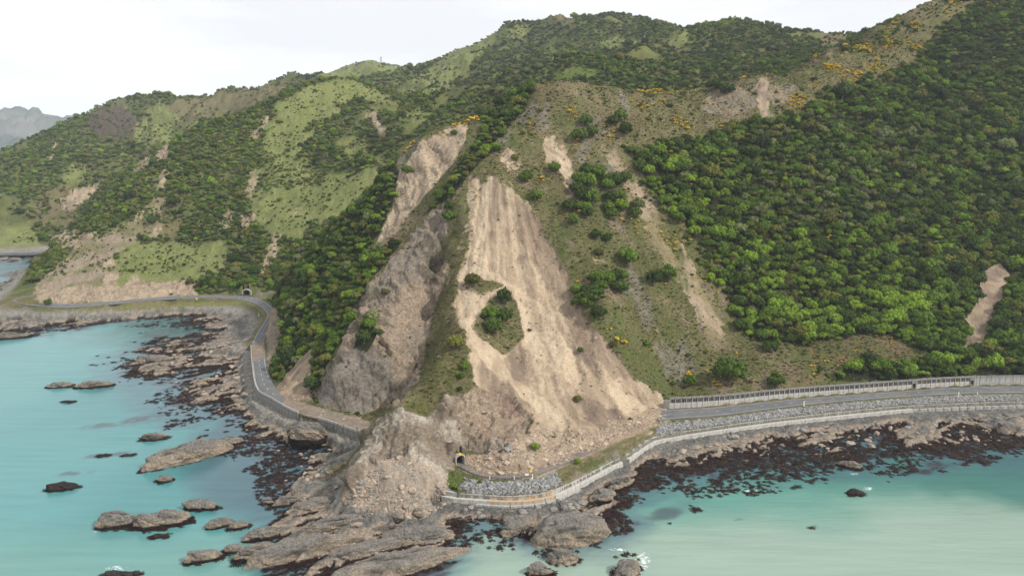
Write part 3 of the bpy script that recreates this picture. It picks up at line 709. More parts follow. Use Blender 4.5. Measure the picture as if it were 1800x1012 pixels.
# submerged reef and weed darkens the shallows
dk = sstep(-4.6, -1.2, bed + .9 * wst + .5 * wfi)
wc = mixw(wc, np.broadcast_to(DEEP, wc.shape), dk * .75)
wc = mixw(wc, np.broadcast_to(DEEP, wc.shape), sstep(1.3, .2, ((wu - 450) / 150) ** 2 + ((wv - 810) / 110) ** 2) * .8)
wc = mixw(wc, np.broadcast_to(DEEP * 1.3, wc.shape), sstep(1.3, .2, ((wu - 300) / 130) ** 2 + ((wv - 700) / 60) ** 2) * .5)
weed = sstep(.05, .5, wst + .55 * wfi + .35 * wmid + sstep(-3.2, -.5, bed) * .75 - .45) * sstep(-4.2, -2.0, bed)
wc = mixw(wc, np.broadcast_to(rgb(.040, .035, .048), wc.shape), weed * .9)
bands = [(200, 745, 55, 6), (190, 800, 40, 4), (255, 735, 40, 5), (140, 832, 34, 4), (1160, 905, 30, 10), (1290, 910, 20, 5), (1440, 925, 16, 6), (300, 585, 70, 6), (250, 570, 50, 4), (60, 490, 60, 6), (30, 512, 60, 5), (40, 472, 70, 5)]
for bu, bv, bw, bh in bands:
    e = ((WU + 18 * wmid - bu) / bw) ** 2 + ((WV + 5 * wfi - bv - (bu - WU) * .1) / bh) ** 2
    wc = mixw(wc, np.broadcast_to(rgb(.055, .075, .095), wc.shape), sstep(1.6, .2, e) * sstep(-.5, .3, wst + wfi) * .8)
foam = np.zeros(len(WX), np.float32)
for fu, fv, fw, fh in [(168, 934, 9, 6), (95, 858, 9, 4), (205, 998, 30, 7), (1130, 985, 22, 26), (1085, 965, 30, 5), (1320, 862, 22, 4), (1525, 858, 16, 6), (1200, 852, 12, 4), (1500, 832, 14, 4), (60, 1011, 12, 3)]:
    e = ((WU - fu) / fw) ** 2 + ((WV - fv) / fh) ** 2
    foam = np.maximum(foam, sstep(1.7, .0, e) * .52)
edge = np.exp(-(np.abs(bed + .15) / .16) ** 2) * sstep(.25, .6, fbm(WX, WY, 28, 2, 137)) * .35
foam = np.maximum(foam, edge.astype(np.float32))
wz = np.zeros(len(WX))
mw = mesh_np('sea', np.stack([WX, WY, wz], 1), grid_quads(len(wr), len(wa)))
color_attr(mw, 'Col', wc * (.78 - .12 * (1 - right))[:, None])
color_attr(mw, 'Foam', np.repeat(foam[:, None], 3, 1))
m = bpy.data.materials.new('milky_sea_water'); m.use_nodes = True
t = m.node_tree; b = t.nodes['Principled BSDF']
b.inputs['Roughness'].default_value = .2; b.inputs['IOR'].default_value = 1.33
vc = t.nodes.new('ShaderNodeVertexColor'); vc.layer_name = 'Col'
fo = t.nodes.new('ShaderNodeVertexColor'); fo.layer_name = 'Foam'
tc = t.nodes.new('ShaderNodeTexCoord')
fn = t.nodes.new('ShaderNodeTexNoise'); fn.inputs['Scale'].default_value = .8; fn.inputs['Detail'].default_value = 10; fn.inputs['Roughness'].default_value = .7
t.links.new(tc.outputs['Object'], fn.inputs['Vector'])
ad = t.nodes.new('ShaderNodeMath'); ad.operation = 'ADD'; t.links.new(fn.outputs['Fac'], ad.inputs[0]); t.links.new(fo.outputs['Color'], ad.inputs[1])
fr = t.nodes.new('ShaderNodeMapRange'); fr.inputs['From Min'].default_value = .98; fr.inputs['From Max'].default_value = 1.16; t.links.new(ad.outputs[0], fr.inputs['Value'])
# ripple streaks: their lighter and darker tone put into the water colour
mp0 = t.nodes.new('ShaderNodeMapping'); mp0.inputs['Rotation'].default_value = (0, 0, R(52)); mp0.inputs['Scale'].default_value = (.03, .28, 1)
sn = t.nodes.new('ShaderNodeTexNoise'); sn.inputs['Scale'].default_value = 1.0; sn.inputs['Detail'].default_value = 6
t.links.new(tc.outputs['Object'], mp0.inputs['Vector']); t.links.new(mp0.outputs[0], sn.inputs['Vector'])
sr = t.nodes.new('ShaderNodeMapRange'); sr.inputs['From Min'].default_value = .3; sr.inputs['From Max'].default_value = .7; sr.inputs['To Min'].default_value = .92; sr.inputs['To Max'].default_value = 1.08
t.links.new(sn.outputs['Fac'], sr.inputs['Value'])
sm = t.nodes.new('ShaderNodeVectorMath'); sm.operation = 'SCALE'; t.links.new(vc.outputs['Color'], sm.inputs[0]); t.links.new(sr.outputs[0], sm.inputs['Scale'])
mx = t.nodes.new('ShaderNodeMix'); mx.data_type = 'RGBA'; t.links.new(fr.outputs[0], mx.inputs['Factor']); t.links.new(sm.outputs[0], mx.inputs['A']); mx.inputs['B'].default_value = (.8, .82, .82, 1)
t.links.new(mx.outputs['Result'], b.inputs['Base Color'])
mp = t.nodes.new('ShaderNodeMapping'); mp.inputs['Rotation'].default_value = (0, 0, R(52)); mp.inputs['Scale'].default_value = (.16, .9, 1)
wn = t.nodes.new('ShaderNodeTexNoise'); wn.inputs['Scale'].default_value = .8; wn.inputs['Detail'].default_value = 6
t.links.new(tc.outputs['Object'], mp.inputs['Vector']); t.links.new(mp.outputs[0], wn.inputs['Vector'])
bp = t.nodes.new('ShaderNodeBump'); bp.inputs['Strength'].default_value = .2; bp.inputs['Distance'].default_value = .4
t.links.new(wn.outputs['Fac'], bp.inputs['Height']); t.links.new(bp.outputs['Normal'], b.inputs['Normal'])
mw.materials.append(m)
sea = bpy.data.objects.new('sea', mw); col.objects.link(sea)
sea['kind'] = 'structure'

# ------------------------------------------------------------------ lookups on the finished ground
GRID = lambda a: a.reshape(N_R, N_A)
gZ, gVEG, gTUS, gGOR, gSCR, gROCK = GRID(PT[:, 2]), GRID(veg), GRID(tuss), GRID(gor), GRID(screem), GRID(rockm)
fcol = lambda a: (a - ang[0]) / (ang[1] - ang[0])
def lookup(x, y, *grids):
    x = np.asarray(x, float); y = np.asarray(y, float)
    c_ = np.clip(fcol(np.arctan2(x, y)), 0, N_A - 1.001); r_ = np.clip(np.interp(np.hypot(x, y), rad, np.arange(N_R)), 0, N_R - 1.001)
    c0 = c_.astype(int); r0 = r_.astype(int); fc = c_ - c0; fr_ = r_ - r0
    return [(g[r0, c0] * (1 - fc) + g[r0, c0 + 1] * fc) * (1 - fr_) + (g[r0 + 1, c0] * (1 - fc) + g[r0 + 1, c0 + 1] * fc) * fr_ for g in grids]
def ground(x, y): return float(lookup(np.array([x]), np.array([y]), gZ)[0][0])
def hit(u, v):
    """where the line of sight through a pixel meets the ground or the sea"""
    a_, y_, z_ = ray(u, v)
    t_ = np.concatenate([np.arange(190, 700, .5), np.arange(700, 2600, 3)])
    gz = np.maximum(lookup(a_ * t_, y_ * t_, gZ)[0], 0)
    k_ = np.nonzero(CAM_H + z_ * t_ <= gz)[0]
    i_ = k_[0] if len(k_) else len(t_) - 1
    return Vector((a_ * t_[i_], y_ * t_[i_], gz[i_]))

def tag(o, label, cat, group=None, kind=None):
    o['label'] = label; o['category'] = cat
    if group: o['group'] = group
    if kind: o['kind'] = kind
    return o
def link(o, parent=None):
    col.objects.link(o)
    if parent is not None: o.parent = parent
    return o
def new(name, me, material=None, parent=None, loc=None):
    o = bpy.data.objects.new(name, me)
    if material and me and not len(me.materials): me.materials.append(material)
    if loc is not None: o.location = loc
    return link(o, parent)
def empty(name, loc=(0, 0, 0), rz=0.0):
    o = bpy.data.objects.new(name, None); o.location = loc; o.rotation_euler = (0, 0, rz); o.empty_display_size = .5
    return link(o)

# ------------------------------------------------------------------ plants: leaf meshes
def quads_at(cen, nrm, size, r_):
    """one small leaf-spray quad at each point"""
    k_ = len(cen)
    t1 = np.cross(nrm, r_.normal(size=(k_, 3))); t1 /= np.linalg.norm(t1, axis=1)[:, None] + 1e-9
    t2 = np.cross(nrm, t1)
    s1 = size[:, None] * t1; s2 = size[:, None] * t2 * r_.uniform(.6, 1.0, (k_, 1))
    return np.stack([cen - s1 - s2, cen + s1 - s2 * .6, cen + s1 * .7 + s2, cen - s1 * .8 + s2 * .9], 1)

ICO = None
def ico(sub):
    bm = bmesh.new(); bmesh.ops.create_icosphere(bm, subdivisions=sub, radius=1)
    v = np.array([p.co[:] for p in bm.verts]); f = np.array([[p.index for p in q.verts] for q in bm.faces]); bm.free()
    return v, f
ICO1, ICO2, ICO3, ICO4, ICO5 = ico(1), ico(2), ico(3), ico(4), ico(5)

def crown_geo(seed, nl=16, per=44, flat=.8, leaf=.17, spread=.62):
    r_ = np.random.default_rng(seed)
    # lobes spread over a dome of unit radius
    cen = []
    while len(cen) < nl:
        p_ = r_.normal(size=3); p_ /= np.linalg.norm(p_); p_[2] = abs(p_[2]) * .95 - .12
        p_ = p_ * spread * r_.uniform(.75, 1.15) * np.array([1, 1, flat])
        if all(np.linalg.norm(p_ - c_) > .16 for c_ in cen): cen.append(p_)
    cen = np.array(cen); rr_ = r_.uniform(.20, .40, nl)
    V_, F_ = [], []; nv = 0
    iv, if_ = ICO1
    for c_, q_ in zip(cen, rr_):                       # a dense heart in every lobe
        V_.append(iv * q_ * .8 * r_.uniform(.85, 1.1, (len(iv), 1)) + c_)
        F_ += [tuple(t_) for t_ in (if_ + nv)]; nv += len(iv)
    P_ = []; Nm = []
    for i_, (c_, q_) in enumerate(zip(cen, rr_)):
        d_ = r_.normal(size=(per, 3)); d_ /= np.linalg.norm(d_, axis=1)[:, None]
        pt = c_ + d_ * q_ * r_.uniform(.82, 1.12, (per, 1))
        ok = np.ones(per, bool)
        for j_ in range(nl):
            if j_ != i_: ok &= np.linalg.norm(pt - cen[j_], axis=1) > rr_[j_] * .82
        P_.append(pt[ok]); Nm.append(d_[ok] + r_.normal(size=(ok.sum(), 3)) * .45)
    P_ = np.concatenate(P_); Nm = np.concatenate(Nm); Nm /= np.linalg.norm(Nm, axis=1)[:, None]
    Q_ = quads_at(P_, Nm, r_.uniform(.6, 1.25, len(P_)) * leaf * .5, r_)
    V_.append(Q_.reshape(-1, 3))
    F_ += [(nv + 4 * i_, nv + 4 * i_ + 1, nv + 4 * i_ + 2, nv + 4 * i_ + 3) for i_ in range(len(Q_))]
    Vv = np.concatenate(V_); Vv[:, 2] += .62
    return Vv, F_, nl * len(if_)

def trunk_geo(seed, h=.75, r0=.07):
    r_ = np.random.default_rng(seed); V_, F_ = [], []
    def limb(a_, b_, ra, rb, seg=4):
        n0 = len(V_); ax = (b_ - a_); ax = ax / np.linalg.norm(ax)
        s_ = np.cross(ax, [.3, .8, .1]); s_ /= np.linalg.norm(s_); t_ = np.cross(ax, s_)
        for k_ in range(seg + 1):
            f_ = k_ / seg; c_ = a_ + (b_ - a_) * f_ + r_.normal(size=3) * .015 * (0 < k_ < seg); q_ = ra + (rb - ra) * f_
            for j_ in range(6):
                an = j_ * math.pi / 3; V_.append(c_ + q_ * (math.cos(an) * s_ + math.sin(an) * t_))
        for k_ in range(seg):
            for j_ in range(6):
                a0 = n0 + k_ * 6 + j_; a1 = n0 + k_ * 6 + (j_ + 1) % 6
                F_.append((a0, a1, a1 + 6, a0 + 6))
    top = np.array([r_.normal() * .04, r_.normal() * .04, h * .55])
    limb(np.array([0, 0, -.35]), top, r0, r0 * .7)
    for k_ in range(5):
        an = k_ * 1.256 + r_.uniform(-.3, .3)
        limb(top, top + np.array([math.cos(an) * .42, math.sin(an) * .42, r_.uniform(.18, .38)]), r0 * .55, r0 * .18, 3)
    return np.array(V_), F_

def mesh_py(name, V_, F_, mats, midx=None, smooth=False):
    me_ = bpy.data.meshes.new(name); me_.from_pydata([tuple(p) for p in V_], [], F_)
    for m_ in mats: me_.materials.append(m_)
    if midx is not None: me_.polygons.foreach_set('material_index', np.asarray(midx, np.int32))
    if smooth: me_.polygons.foreach_set('use_smooth', np.ones(len(me_.polygons), bool))
    me_.update(); return me_

TINTS = [('dark green', (.036, .062, .018), (.060, .095, .026)), ('mid green', (.060, .105, .022), (.100, .160, .034)), ('bright green', (.110, .185, .026), (.175, .255, .045)),
         ('olive', (.095, .105, .032), (.145, .145, .050)), ('grey-green', (.100, .120, .072), (.160, .175, .115)), ('deep green', (.024, .040, .018), (.040, .060, .026))]
TINTS = [(n_, tuple(c_ * k_ for c_, k_ in zip(a_, (.78, .78, .48))), tuple(c_ * k_ for c_, k_ in zip(b_, (.78, .78, .48)))) for n_, a_, b_ in TINTS]
M_LEAF = [mat('leaves_' + t_[0].replace(' ', '_').replace('-', '_'), t_[1], rough=.7, spec=.06, tint2=t_[2], scale=2.2, rnd=.36) for t_ in TINTS]
M_BARK = mat('bark', (.12, .10, .08), rough=.95, var=.3, scale=3)
crownV = [crown_geo(11, 26, 26, .8, .17, .70), crown_geo(12, 30, 24, .7, .16, .76), crown_geo(13, 22, 28, 1.05, .17, .64), crown_geo(14, 28, 24, .62, .17, .80)]
trunkV = [trunk_geo(21 + k_) for k_ in range(4)]
NSH = 4
crown_me = [[mesh_py('crown', v_, f_, [M_LEAF[t_]]) for (v_, f_, _) in crownV] for t_ in range(6)]
trunk_me = [mesh_py('trunk', v_, f_, [M_BARK]) for v_, f_ in trunkV]

def proto_collection(cname, meshes):
    c_ = bpy.data.collections.new(cname)
    for me_ in meshes: c_.objects.link(bpy.data.objects.new(cname, me_))
    return c_

def scatter(name, pts, scl, rot, idx, cname, meshes, label, cat):
    """one mass of plants, stones or weed that nobody could count"""
    c_ = proto_collection(cname, meshes)
    me_ = bpy.data.meshes.new(name); me_.vertices.add(len(pts)); me_.vertices.foreach_set('co', np.asarray(pts, np.float32).ravel())
    for nm, ty, arr in (('scl', 'FLOAT_VECTOR', scl), ('rot', 'FLOAT_VECTOR', rot)):
        a_ = me_.attributes.new(nm, ty, 'POINT'); a_.data.foreach_set('vector', np.asarray(arr, np.float32).ravel())
    a_ = me_.attributes.new('pick', 'INT', 'POINT'); a_.data.foreach_set('value', np.asarray(idx, np.int32))
    o_ = new(name, me_)
    g_ = bpy.data.node_groups.new(name, 'GeometryNodeTree')
    g_.interface.new_socket('Geometry', in_out='INPUT', socket_type='NodeSocketGeometry')
    g_.interface.new_socket('Geometry', in_out='OUTPUT', socket_type='NodeSocketGeometry')
    N = g_.nodes.new; gi, go = N('NodeGroupInput'), N('NodeGroupOutput')
    ci = N('GeometryNodeCollectionInfo'); ci.inputs['Collection'].default_value = c_; ci.inputs['Separate Children'].default_value = True; ci.inputs['Reset Children'].default_value = True
    ip = N('GeometryNodeInstanceOnPoints'); ip.inputs['Pick Instance'].default_value = True
    def at_(nm, ty):
        q_ = N('GeometryNodeInputNamedAttribute'); q_.data_type = ty; q_.inputs['Name'].default_value = nm; return q_.outputs['Attribute']
    K = g_.links.new
    K(gi.outputs[0], ip.inputs['Points']); K(ci.outputs[0], ip.inputs['Instance']); K(at_('pick', 'INT'), ip.inputs['Instance Index'])
    er = N('FunctionNodeEulerToRotation'); K(at_('rot', 'FLOAT_VECTOR'), er.inputs[0]); K(er.outputs[0], ip.inputs['Rotation']); K(at_('scl', 'FLOAT_VECTOR'), ip.inputs['Scale'])
    K(ip.outputs[0], go.inputs[0])
    md = o_.modifiers.new('scatter', 'NODES'); md.node_group = g_
    return tag(o_, label, cat, kind='stuff')

# ------------------------------------------------------------------ bush and forest
def jitter_grid(x0, x1, y0, y1, s, r_):
    gx, gy = np.meshgrid(np.arange(x0, x1, s), np.arange(y0, y1, s))
    gx = gx + (np.arange(gx.shape[0]) % 2)[:, None] * s / 2
    return (gx + r_.uniform(-.42, .42, gx.shape) * s).ravel(), (gy + r_.uniform(-.42, .42, gy.shape) * s).ravel()

r_ = np.random.default_rng(33)
tx, ty = [], []
for x0, x1, y0, y1, s_ in ((-260, 460, 290, 640, 3.3), (-560, 620, 640, 1000, 3.0), (-900, 900, 1000, 1500, 4.3), (-1150, 1050, 1500, 2450, 5.8)):
    a_, b_ = jitter_grid(x0, x1, y0, y1, s_, r_); tx.append(a_); ty.append(b_)
tx = np.concatenate(tx); ty = np.concatenate(ty)
tz, tv = lookup(tx, ty, gZ, gVEG)
tu, tvv = project(tx, ty, tz)
nzv = fbm(tx, ty, 32, 3, 141)
nshr = fbm(tx, ty, 14, 3, 143)
small = ((tv < .6) & (ty > 620) & (r_.random(len(tx)) < .09 + .45 * sstep(-.05, .35, nshr))) | ((tv < .3) & (ty <= 640) & (lookup(tx, ty, gTUS)[0] > .5) & (r_.random(len(tx)) < .05 + .5 * sstep(.1, .45, nshr)))
dens = np.where(tv > .95, 1.05, tv * (1 + .9 * nzv))
dens = np.where((tv < .9) & (tv > .6), sstep(-.55, .0, nzv + .25 * fbm(tx, ty, 90, 2, 142) + (tv - .72)), dens)
dens = np.where((tv <= .6), sstep(.1, .45, nzv + tv - .28) * .9 + tv * .12, dens)
big_ = (r_.random(len(tx)) < dens) & (tv > .02)
small &= ~big_
skd = np.full(len(tx), 1e3)
for l_ in (FAR1, FAR2, FAR3): skd = np.minimum(skd, dist_line(tx, ty, [PY(*p_) for p_ in l_], 60))
big_ &= (skd > 32) | (r_.random(len(tx)) < .3)
okt = (big_ | small) & (tz > 8) & (tu > -90) & (tu < 1890) & (tvv > -140) & (tvv < 1012)
tx, ty, tz, tu, tvv, tv, small = [a_[okt] for a_ in (tx, ty, tz, tu, tvv, tv, small)]
nt_ = len(tx)
trad = np.exp(r_.normal(-.03, .33, nt_)) * np.where(ty < 640, 2.65, np.where(ty < 1000, 1.85, np.where(ty < 1500, 2.3, 2.8))) * np.where(tv < .6, .72, 1.0)
trad *= np.where((ty < 640) & (tx < 0), .82, 1.0)
trad = np.where((ty > 1000), np.minimum(trad, np.maximum(1.3, 3.6 * trad / 3)), trad)
trad = np.where(small, np.where(ty < 640, .85, np.where(ty < 1000, 1.0, 1.4)) * np.exp(r_.normal(0, .3, nt_)), trad)
zn = fbm(tx, ty, 45, 3, 151); zf = r_.random(nt_)
tint = np.zeros(nt_, int)
is_r = (ty < 900) & (tx > 20) & (tu > 1000)
bright = np.exp(-(((tu - 1440) / 170) ** 2 + ((tvv - 535) / 95) ** 2)) + .6 * np.exp(-(((tu - 1620) / 160) ** 2 + ((tvv - 620) / 50) ** 2)) + .5 * np.exp(-(((tu - 1220) / 80) ** 2 + ((tvv - 350) / 70) ** 2))
greyz = np.exp(-(((tu - 1480) / 130) ** 2 + ((tvv - 340) / 90) ** 2))
darkz = sstep(1500, 1750, tu - .3 * tvv) * .75 + .25
sc_ = np.stack([.55 + .6 * darkz + .4 * zn, .85 + .3 * zn, .14 + 2.8 * bright - .3 * zn, .32 + .2 * zn, .10 + .7 * greyz - .2 * zn, .25 + .5 * darkz - .4 * zn], 1)
sl = np.stack([.55 + .3 * zn, .9 + 0 * zn, .40 - .3 * zn, .5 + .2 * zn, .18 + 0 * zn, .2 + .2 * zn], 1)
dkf = sstep(.0, .5, fbm(tx, ty, 120, 2, 152) + .5 * sstep(650, 900, tu) - .1)
sf = np.stack([.45 + .6 * dkf, .75 - .35 * dkf, .38 + .3 * zn - .3 * dkf, .55 - .2 * dkf, .65 + .3 * zn, .10 + .8 * dkf], 1)
scw = np.where(is_r[:, None], sc_, np.where((ty < 600)[:, None], sl, sf)); scw = np.clip(scw, .02, None)
cw = np.cumsum(scw, 1) / scw.sum(1, keepdims=True)
tint = (zf[:, None] > cw).sum(1).clip(0, 5)
tint = np.where(small & (r_.random(nt_) < .6), np.where(r_.random(nt_) < .65, 3, 0), tint)
shape = r_.integers(0, NSH, nt_)
hs = r_.uniform(.8, 1.2, nt_)
rz = r_.uniform(0, 6.283, nt_)
# hand placed bushes and trees standing by themselves on the slides and the grass
SOLO = [(1103, 466, 21, 1, 'round dense green tree standing alone beside the narrow rocky gully'), (1150, 500, 17, 0, 'dark green tree joined to a wider one below the round gully tree'), (1176, 496, 19, 1, 'wide green tree right of its dark neighbour on the grassy slope'),
    (1283, 672, 30, 1, 'largest bushy green tree right above the slotted retaining wall'), (1213, 680, 13, 1, 'dark shrub near the slide end of the retaining wall'), (1365, 682, 20, 1, 'low spreading green shrub above the retaining wall beside yellow gorse'),
    (868, 588, 21, 0, 'lowest dark tree in the clump in the middle of the pale slide'), (862, 562, 19, 1, 'left tree of the clump in the middle of the pale slide'), (886, 566, 17, 0, 'right tree of the clump in the middle of the pale slide'), (885, 534, 17, 0, 'topmost tree of the clump in the middle of the pale slide'),
    (831, 503, 14, 3, 'olive shrub at the left edge of the pale slide'), (817, 652, 12, 1, 'small round bush low on the grassy spine'), (800, 612, 17, 3, 'olive bush on the grassy spine above the small round bush'), (790, 390, 15, 0, 'dark tree high on the spine left of the slide head'), (790, 372, 11, 0, 'small dark tree just above another on the spine'),
    (872, 266, 12, 1, 'round green bush on the crest left of the upper scars'), (905, 283, 8, 3, 'small olive shrub beside a bare patch under the crest'), (975, 304, 13, 1, 'green bush beside the left upper scar'), (925, 322, 14, 1, 'green shrub at the top right edge of the slide'), (942, 352, 13, 1, 'green shrub below another along the slide edge'),
    (1000, 372, 13, 0, 'dark shrub between the slide and the big bush cluster'), (1008, 395, 12, 1, 'rounded green shrub under the big bush cluster'), (1048, 422, 13, 0, 'dark shrub downhill of the big bush cluster'), (1067, 425, 10, 0, 'small dark shrub right of a larger one downhill of the cluster'), (1052, 450, 9, 3, 'small olive shrub on the rocky gully side'),
    (1122, 372, 16, 4, 'grey-green shrub beside the long brown scar'), (1118, 386, 12, 0, 'dark shrub under the grey-green one beside the long scar'), (1168, 362, 13, 1, 'round green shrub across the long brown scar'), (1200, 355, 10, 2, 'bright green shrub near the forest edge above the scar'),
    (1018, 250, 16, 1, 'green tree above the big bush cluster near the crest'), (1040, 243, 13, 0, 'dark tree right of a green one near the crest'), (1030, 222, 12, 0, 'dark bush just below the grassy crest'), (1100, 238, 14, 0, 'dark tree right of the long scar head'), (1090, 215, 14, 1, 'green tree at the head of the long scar'), (1078, 222, 11, 0, 'dark tree left of the head of the long scar'),
    (1015, 707, 9, 3, 'tuft of olive scrub alone low on the pale slide'), (940, 791, 9, 2, 'small green shrub among the boulders at the slide foot'), (1137, 608, 8, 1, 'tiny green shrub alone on the grassy slope'), (1078, 610, 8, 3, 'tiny olive shrub at the right edge of the slide'), (1020, 620, 7, 1, 'tiny shrub near the tail of the slide edge'),
    (677, 520, 9, 3, 'olive shrub clinging to the upper grey rock face'), (640, 603, 17, 0, 'dark tree growing on the left side of the grey rock face'), (650, 580, 14, 1, 'green tree above a dark one on the grey rock face'), (715, 305, 10, 1, 'green shrub on the left upper scar'), (798, 238, 6, 0, 'small dark shrub at the rim of the left upper scar'),
    (1255, 160, 14, 5, 'dark tree on the skyline ridge above the rocky scars'), (1278, 166, 13, 5, 'dark tree beside another on the ridge above the rocky scars'), (1337, 598, 14, 1, 'green shrub at the lower edge of the forest beside gorse'), (1352, 618, 15, 0, 'dark round shrub below the forest edge'), (1500, 655, 17, 2, 'bright green shrub behind the retaining wall near the brown bank'),
    (85, 537, 8, 0, 'dark tree by the road at the far tip of the bay'), (1015, 815, 8, 2, 'green shrub beside the fence end on the bank'), (843, 850, 5, 3, 'small olive tuft on the riprap under the fence'), (798, 858, 8, 2, 'green scrub on the bank below the tunnel mouth'),
    (305, 365, 15, 0, 'dark tree on the far spur above the tan cliff'), (228, 352, 11, 5, 'dark conifer clump standing on the far spur edge'), (268, 395, 10, 0, 'dark tree on the grassy knoll of the far spur'), (355, 372, 9, 1, 'green tree on the far spur slope')]
CLUST = [([(1010, 312), (1040, 292), (1092, 305), (1114, 328), (1108, 362), (1082, 395), (1040, 388), (1010, 362)], 20, 'green tree in the big rounded bush cluster on the grassy face', (1, 2, 1, 0)),
         ([(1000, 535), (1022, 495), (1050, 500), (1064, 540), (1062, 565), (1035, 548)], 8, 'dark green tree in the bush strip right of the pale slide', (0, 1, 0)), ([(1042, 492), (1072, 478), (1102, 492), (1088, 512), (1050, 508)], 6, 'green tree in the low clump below the rocky gully', (1, 1, 0)),
         ([(1130, 270), (1170, 262), (1185, 300), (1150, 320), (1120, 300)], 8, 'green tree in the thicket right of the long scar', (1, 2, 0)), ([(1185, 380), (1225, 362), (1250, 395), (1215, 412)], 6, 'bright green tree at the left tip of the forest', (1, 2))]
solo_all = [(u, v, r, t, lab, 'shrubs and trees standing apart on the headland') for u, v, r, t, lab in SOLO]
for poly, cnt, lab, tset in CLUST:
    pp = np.array(poly, float); k_ = 0; got = []
    while k_ < 4000 and len(got) < cnt:
        k_ += 1
        u_ = r_.uniform(pp[:, 0].min(), pp[:, 0].max()); v_ = r_.uniform(pp[:, 1].min(), pp[:, 1].max())
        if in_poly(np.array([u_]), np.array([v_]), pp)[0] and all((u_ - a_) ** 2 + (v_ - b_) ** 2 > 110 for a_, b_ in got): got.append((u_, v_))
    for u_, v_ in got: solo_all.append((u_, v_ + 7, r_.uniform(12, 17), int(r_.choice(tset)), lab, lab.replace('tree', 'trees', 1)))

def add_tree(pos, rad_, hgt, t_, s_, rot, label, group, name='tree', cat='tree'):
    root = empty(name, pos, rot)
    root.scale = (rad_, rad_, rad_ * hgt)
    link(bpy.data.objects.new('trunk', trunk_me[s_]), root)
    link(bpy.data.objects.new('crown', crown_me[t_][s_]), root)
    return tag(root, label, cat, group)
solo_xy = []
for u, v, r, t_, lab, grp in solo_all:
    p_ = hit(u, v)
    rr_ = r * p_.y / F_PX * 1.02
    solo_xy.append((p_.x, p_.y, rr_))
    shrub = ('shrub' in lab or 'bush ' in lab or 'tuft' in lab or 'scrub' in lab)
    add_tree((p_.x, p_.y, p_.z - .15), rr_, r_.uniform(.95, 1.25), t_, int(r_.integers(0, NSH)), r_.uniform(0, 6.28), lab, grp, 'shrub' if shrub else 'tree', 'shrub' if shrub else 'tree')
# the trees of the forest that show largest are things of their own, the rest is one mass of bush
sx_ = np.array(solo_xy)
clear = np.ones(nt_, bool)
for a_, b_, c_ in solo_xy: clear &= (tx - a_) ** 2 + (ty - b_) ** 2 > (c_ * .9) ** 2
tx, ty, tz, tu, tvv, tv, trad, tint, shape, hs, rz = [a_[clear] for a_ in (tx, ty, tz, tu, tvv, tv, trad, tint, shape, hs, rz)]
n_ind = 300 - len(solo_all)
size = trad / np.hypot(tx, ty)
size = np.where((tu > 15) & (tu < 1785) & (tvv > 20) & (ty < 600) & (tv > .5), size, 0)
pick = np.argsort(-size)[:n_ind]
ind = np.zeros(len(tx), bool); ind[pick] = True
for i_ in pick:
    T_ = TINTS[tint[i_]][0]
    if tx[i_] < 0: where, grp = 'in the bush on the left flank of the headland', 'trees on the left flank'
    elif tvv[i_] > 610: where, grp = 'in the bush row just behind the retaining wall', 'trees behind the retaining wall'
    elif tu[i_] < 1420: where, grp = 'in the left part of the hillside forest', 'trees in the hillside forest'
    else: where, grp = 'in the lower hillside forest above the retaining wall', 'trees in the hillside forest'
    add_tree((tx[i_], ty[i_], tz[i_] - .2), trad[i_], hs[i_], tint[i_], shape[i_], rz[i_], f'{T_} rounded tree {where}', f'{T_} {grp}')
bush_me = []
for t_ in range(6):
    for s_ in range(NSH):
        v1, f1, _ = crownV[s_]; v2, f2 = trunkV[s_]
        bush_me.append(mesh_py('bush', np.concatenate([v1, v2]), f1 + [tuple(i_ + len(v1) for i_ in q_) for q_ in f2], [M_LEAF[t_], M_BARK], [0] * len(f1) + [1] * len(f2)))
ms = ~ind
scatter('forest', np.stack([tx, ty, tz - .2], 1)[ms], np.stack([trad * r_.uniform(.78, 1.25, len(trad)), trad * r_.uniform(.78, 1.25, len(trad)), trad * hs * r_.uniform(.8, 1.25, len(trad))], 1)[ms], np.stack([r_.normal(0, .16, len(rz)), r_.normal(0, .16, len(rz)), rz], 1)[ms], (tint * NSH + shape)[ms], 'bush', bush_me,
        'dense native bush covering the hillsides and far ranges', 'forest')
print('trees', nt_, 'individual', len(solo_all) + n_ind)

# ------------------------------------------------------------------ tussock, gorse
def tuft_geo(seed, n_=26):
    r_ = np.random.default_rng(seed); V_, F_ = [], []
    for k_ in range(n_):
        an = r_.uniform(0, 6.283); ro = r_.uniform(0, .45); b_ = np.array([math.cos(an) * ro, math.sin(an) * ro, -.15])
        out = np.array([math.cos(an), math.sin(an), 0]) * r_.uniform(.1, .55); side = np.array([-math.sin(an), math.cos(an), 0]) * r_.uniform(.07, .16)
        m_ = b_ + out * .5 + np.array([0, 0, r_.uniform(.35, .65)]); t_ = b_ + out * 1.3 + np.array([0, 0, r_.uniform(.4, .9)])
        i_ = len(V_); V_ += [b_ - side, b_ + side, m_ + side, m_ - side, t_]; F_ += [(i_, i_ + 1, i_ + 2, i_ + 3), (i_ + 3, i_ + 2, i_ + 4)]
    return np.array(V_), F_
TUFT_C = [((.23, .185, .10), (.30, .24, .135)), ((.125, .125, .05), (.18, .165, .07)), ((.09, .12, .035), (.14, .165, .05)), ((.075, .07, .04), (.12, .095, .055))]
TUFT_C = [(tuple(c_ * .66 for c_ in a_), tuple(c_ * .66 for c_ in b_)) for a_, b_ in TUFT_C]
M_TUFT = [mat('tussock_%d' % i_, a_, rough=.9, spec=.1, tint2=b_, scale=1.5, rnd=.2) for i_, (a_, b_) in enumerate(TUFT_C)]
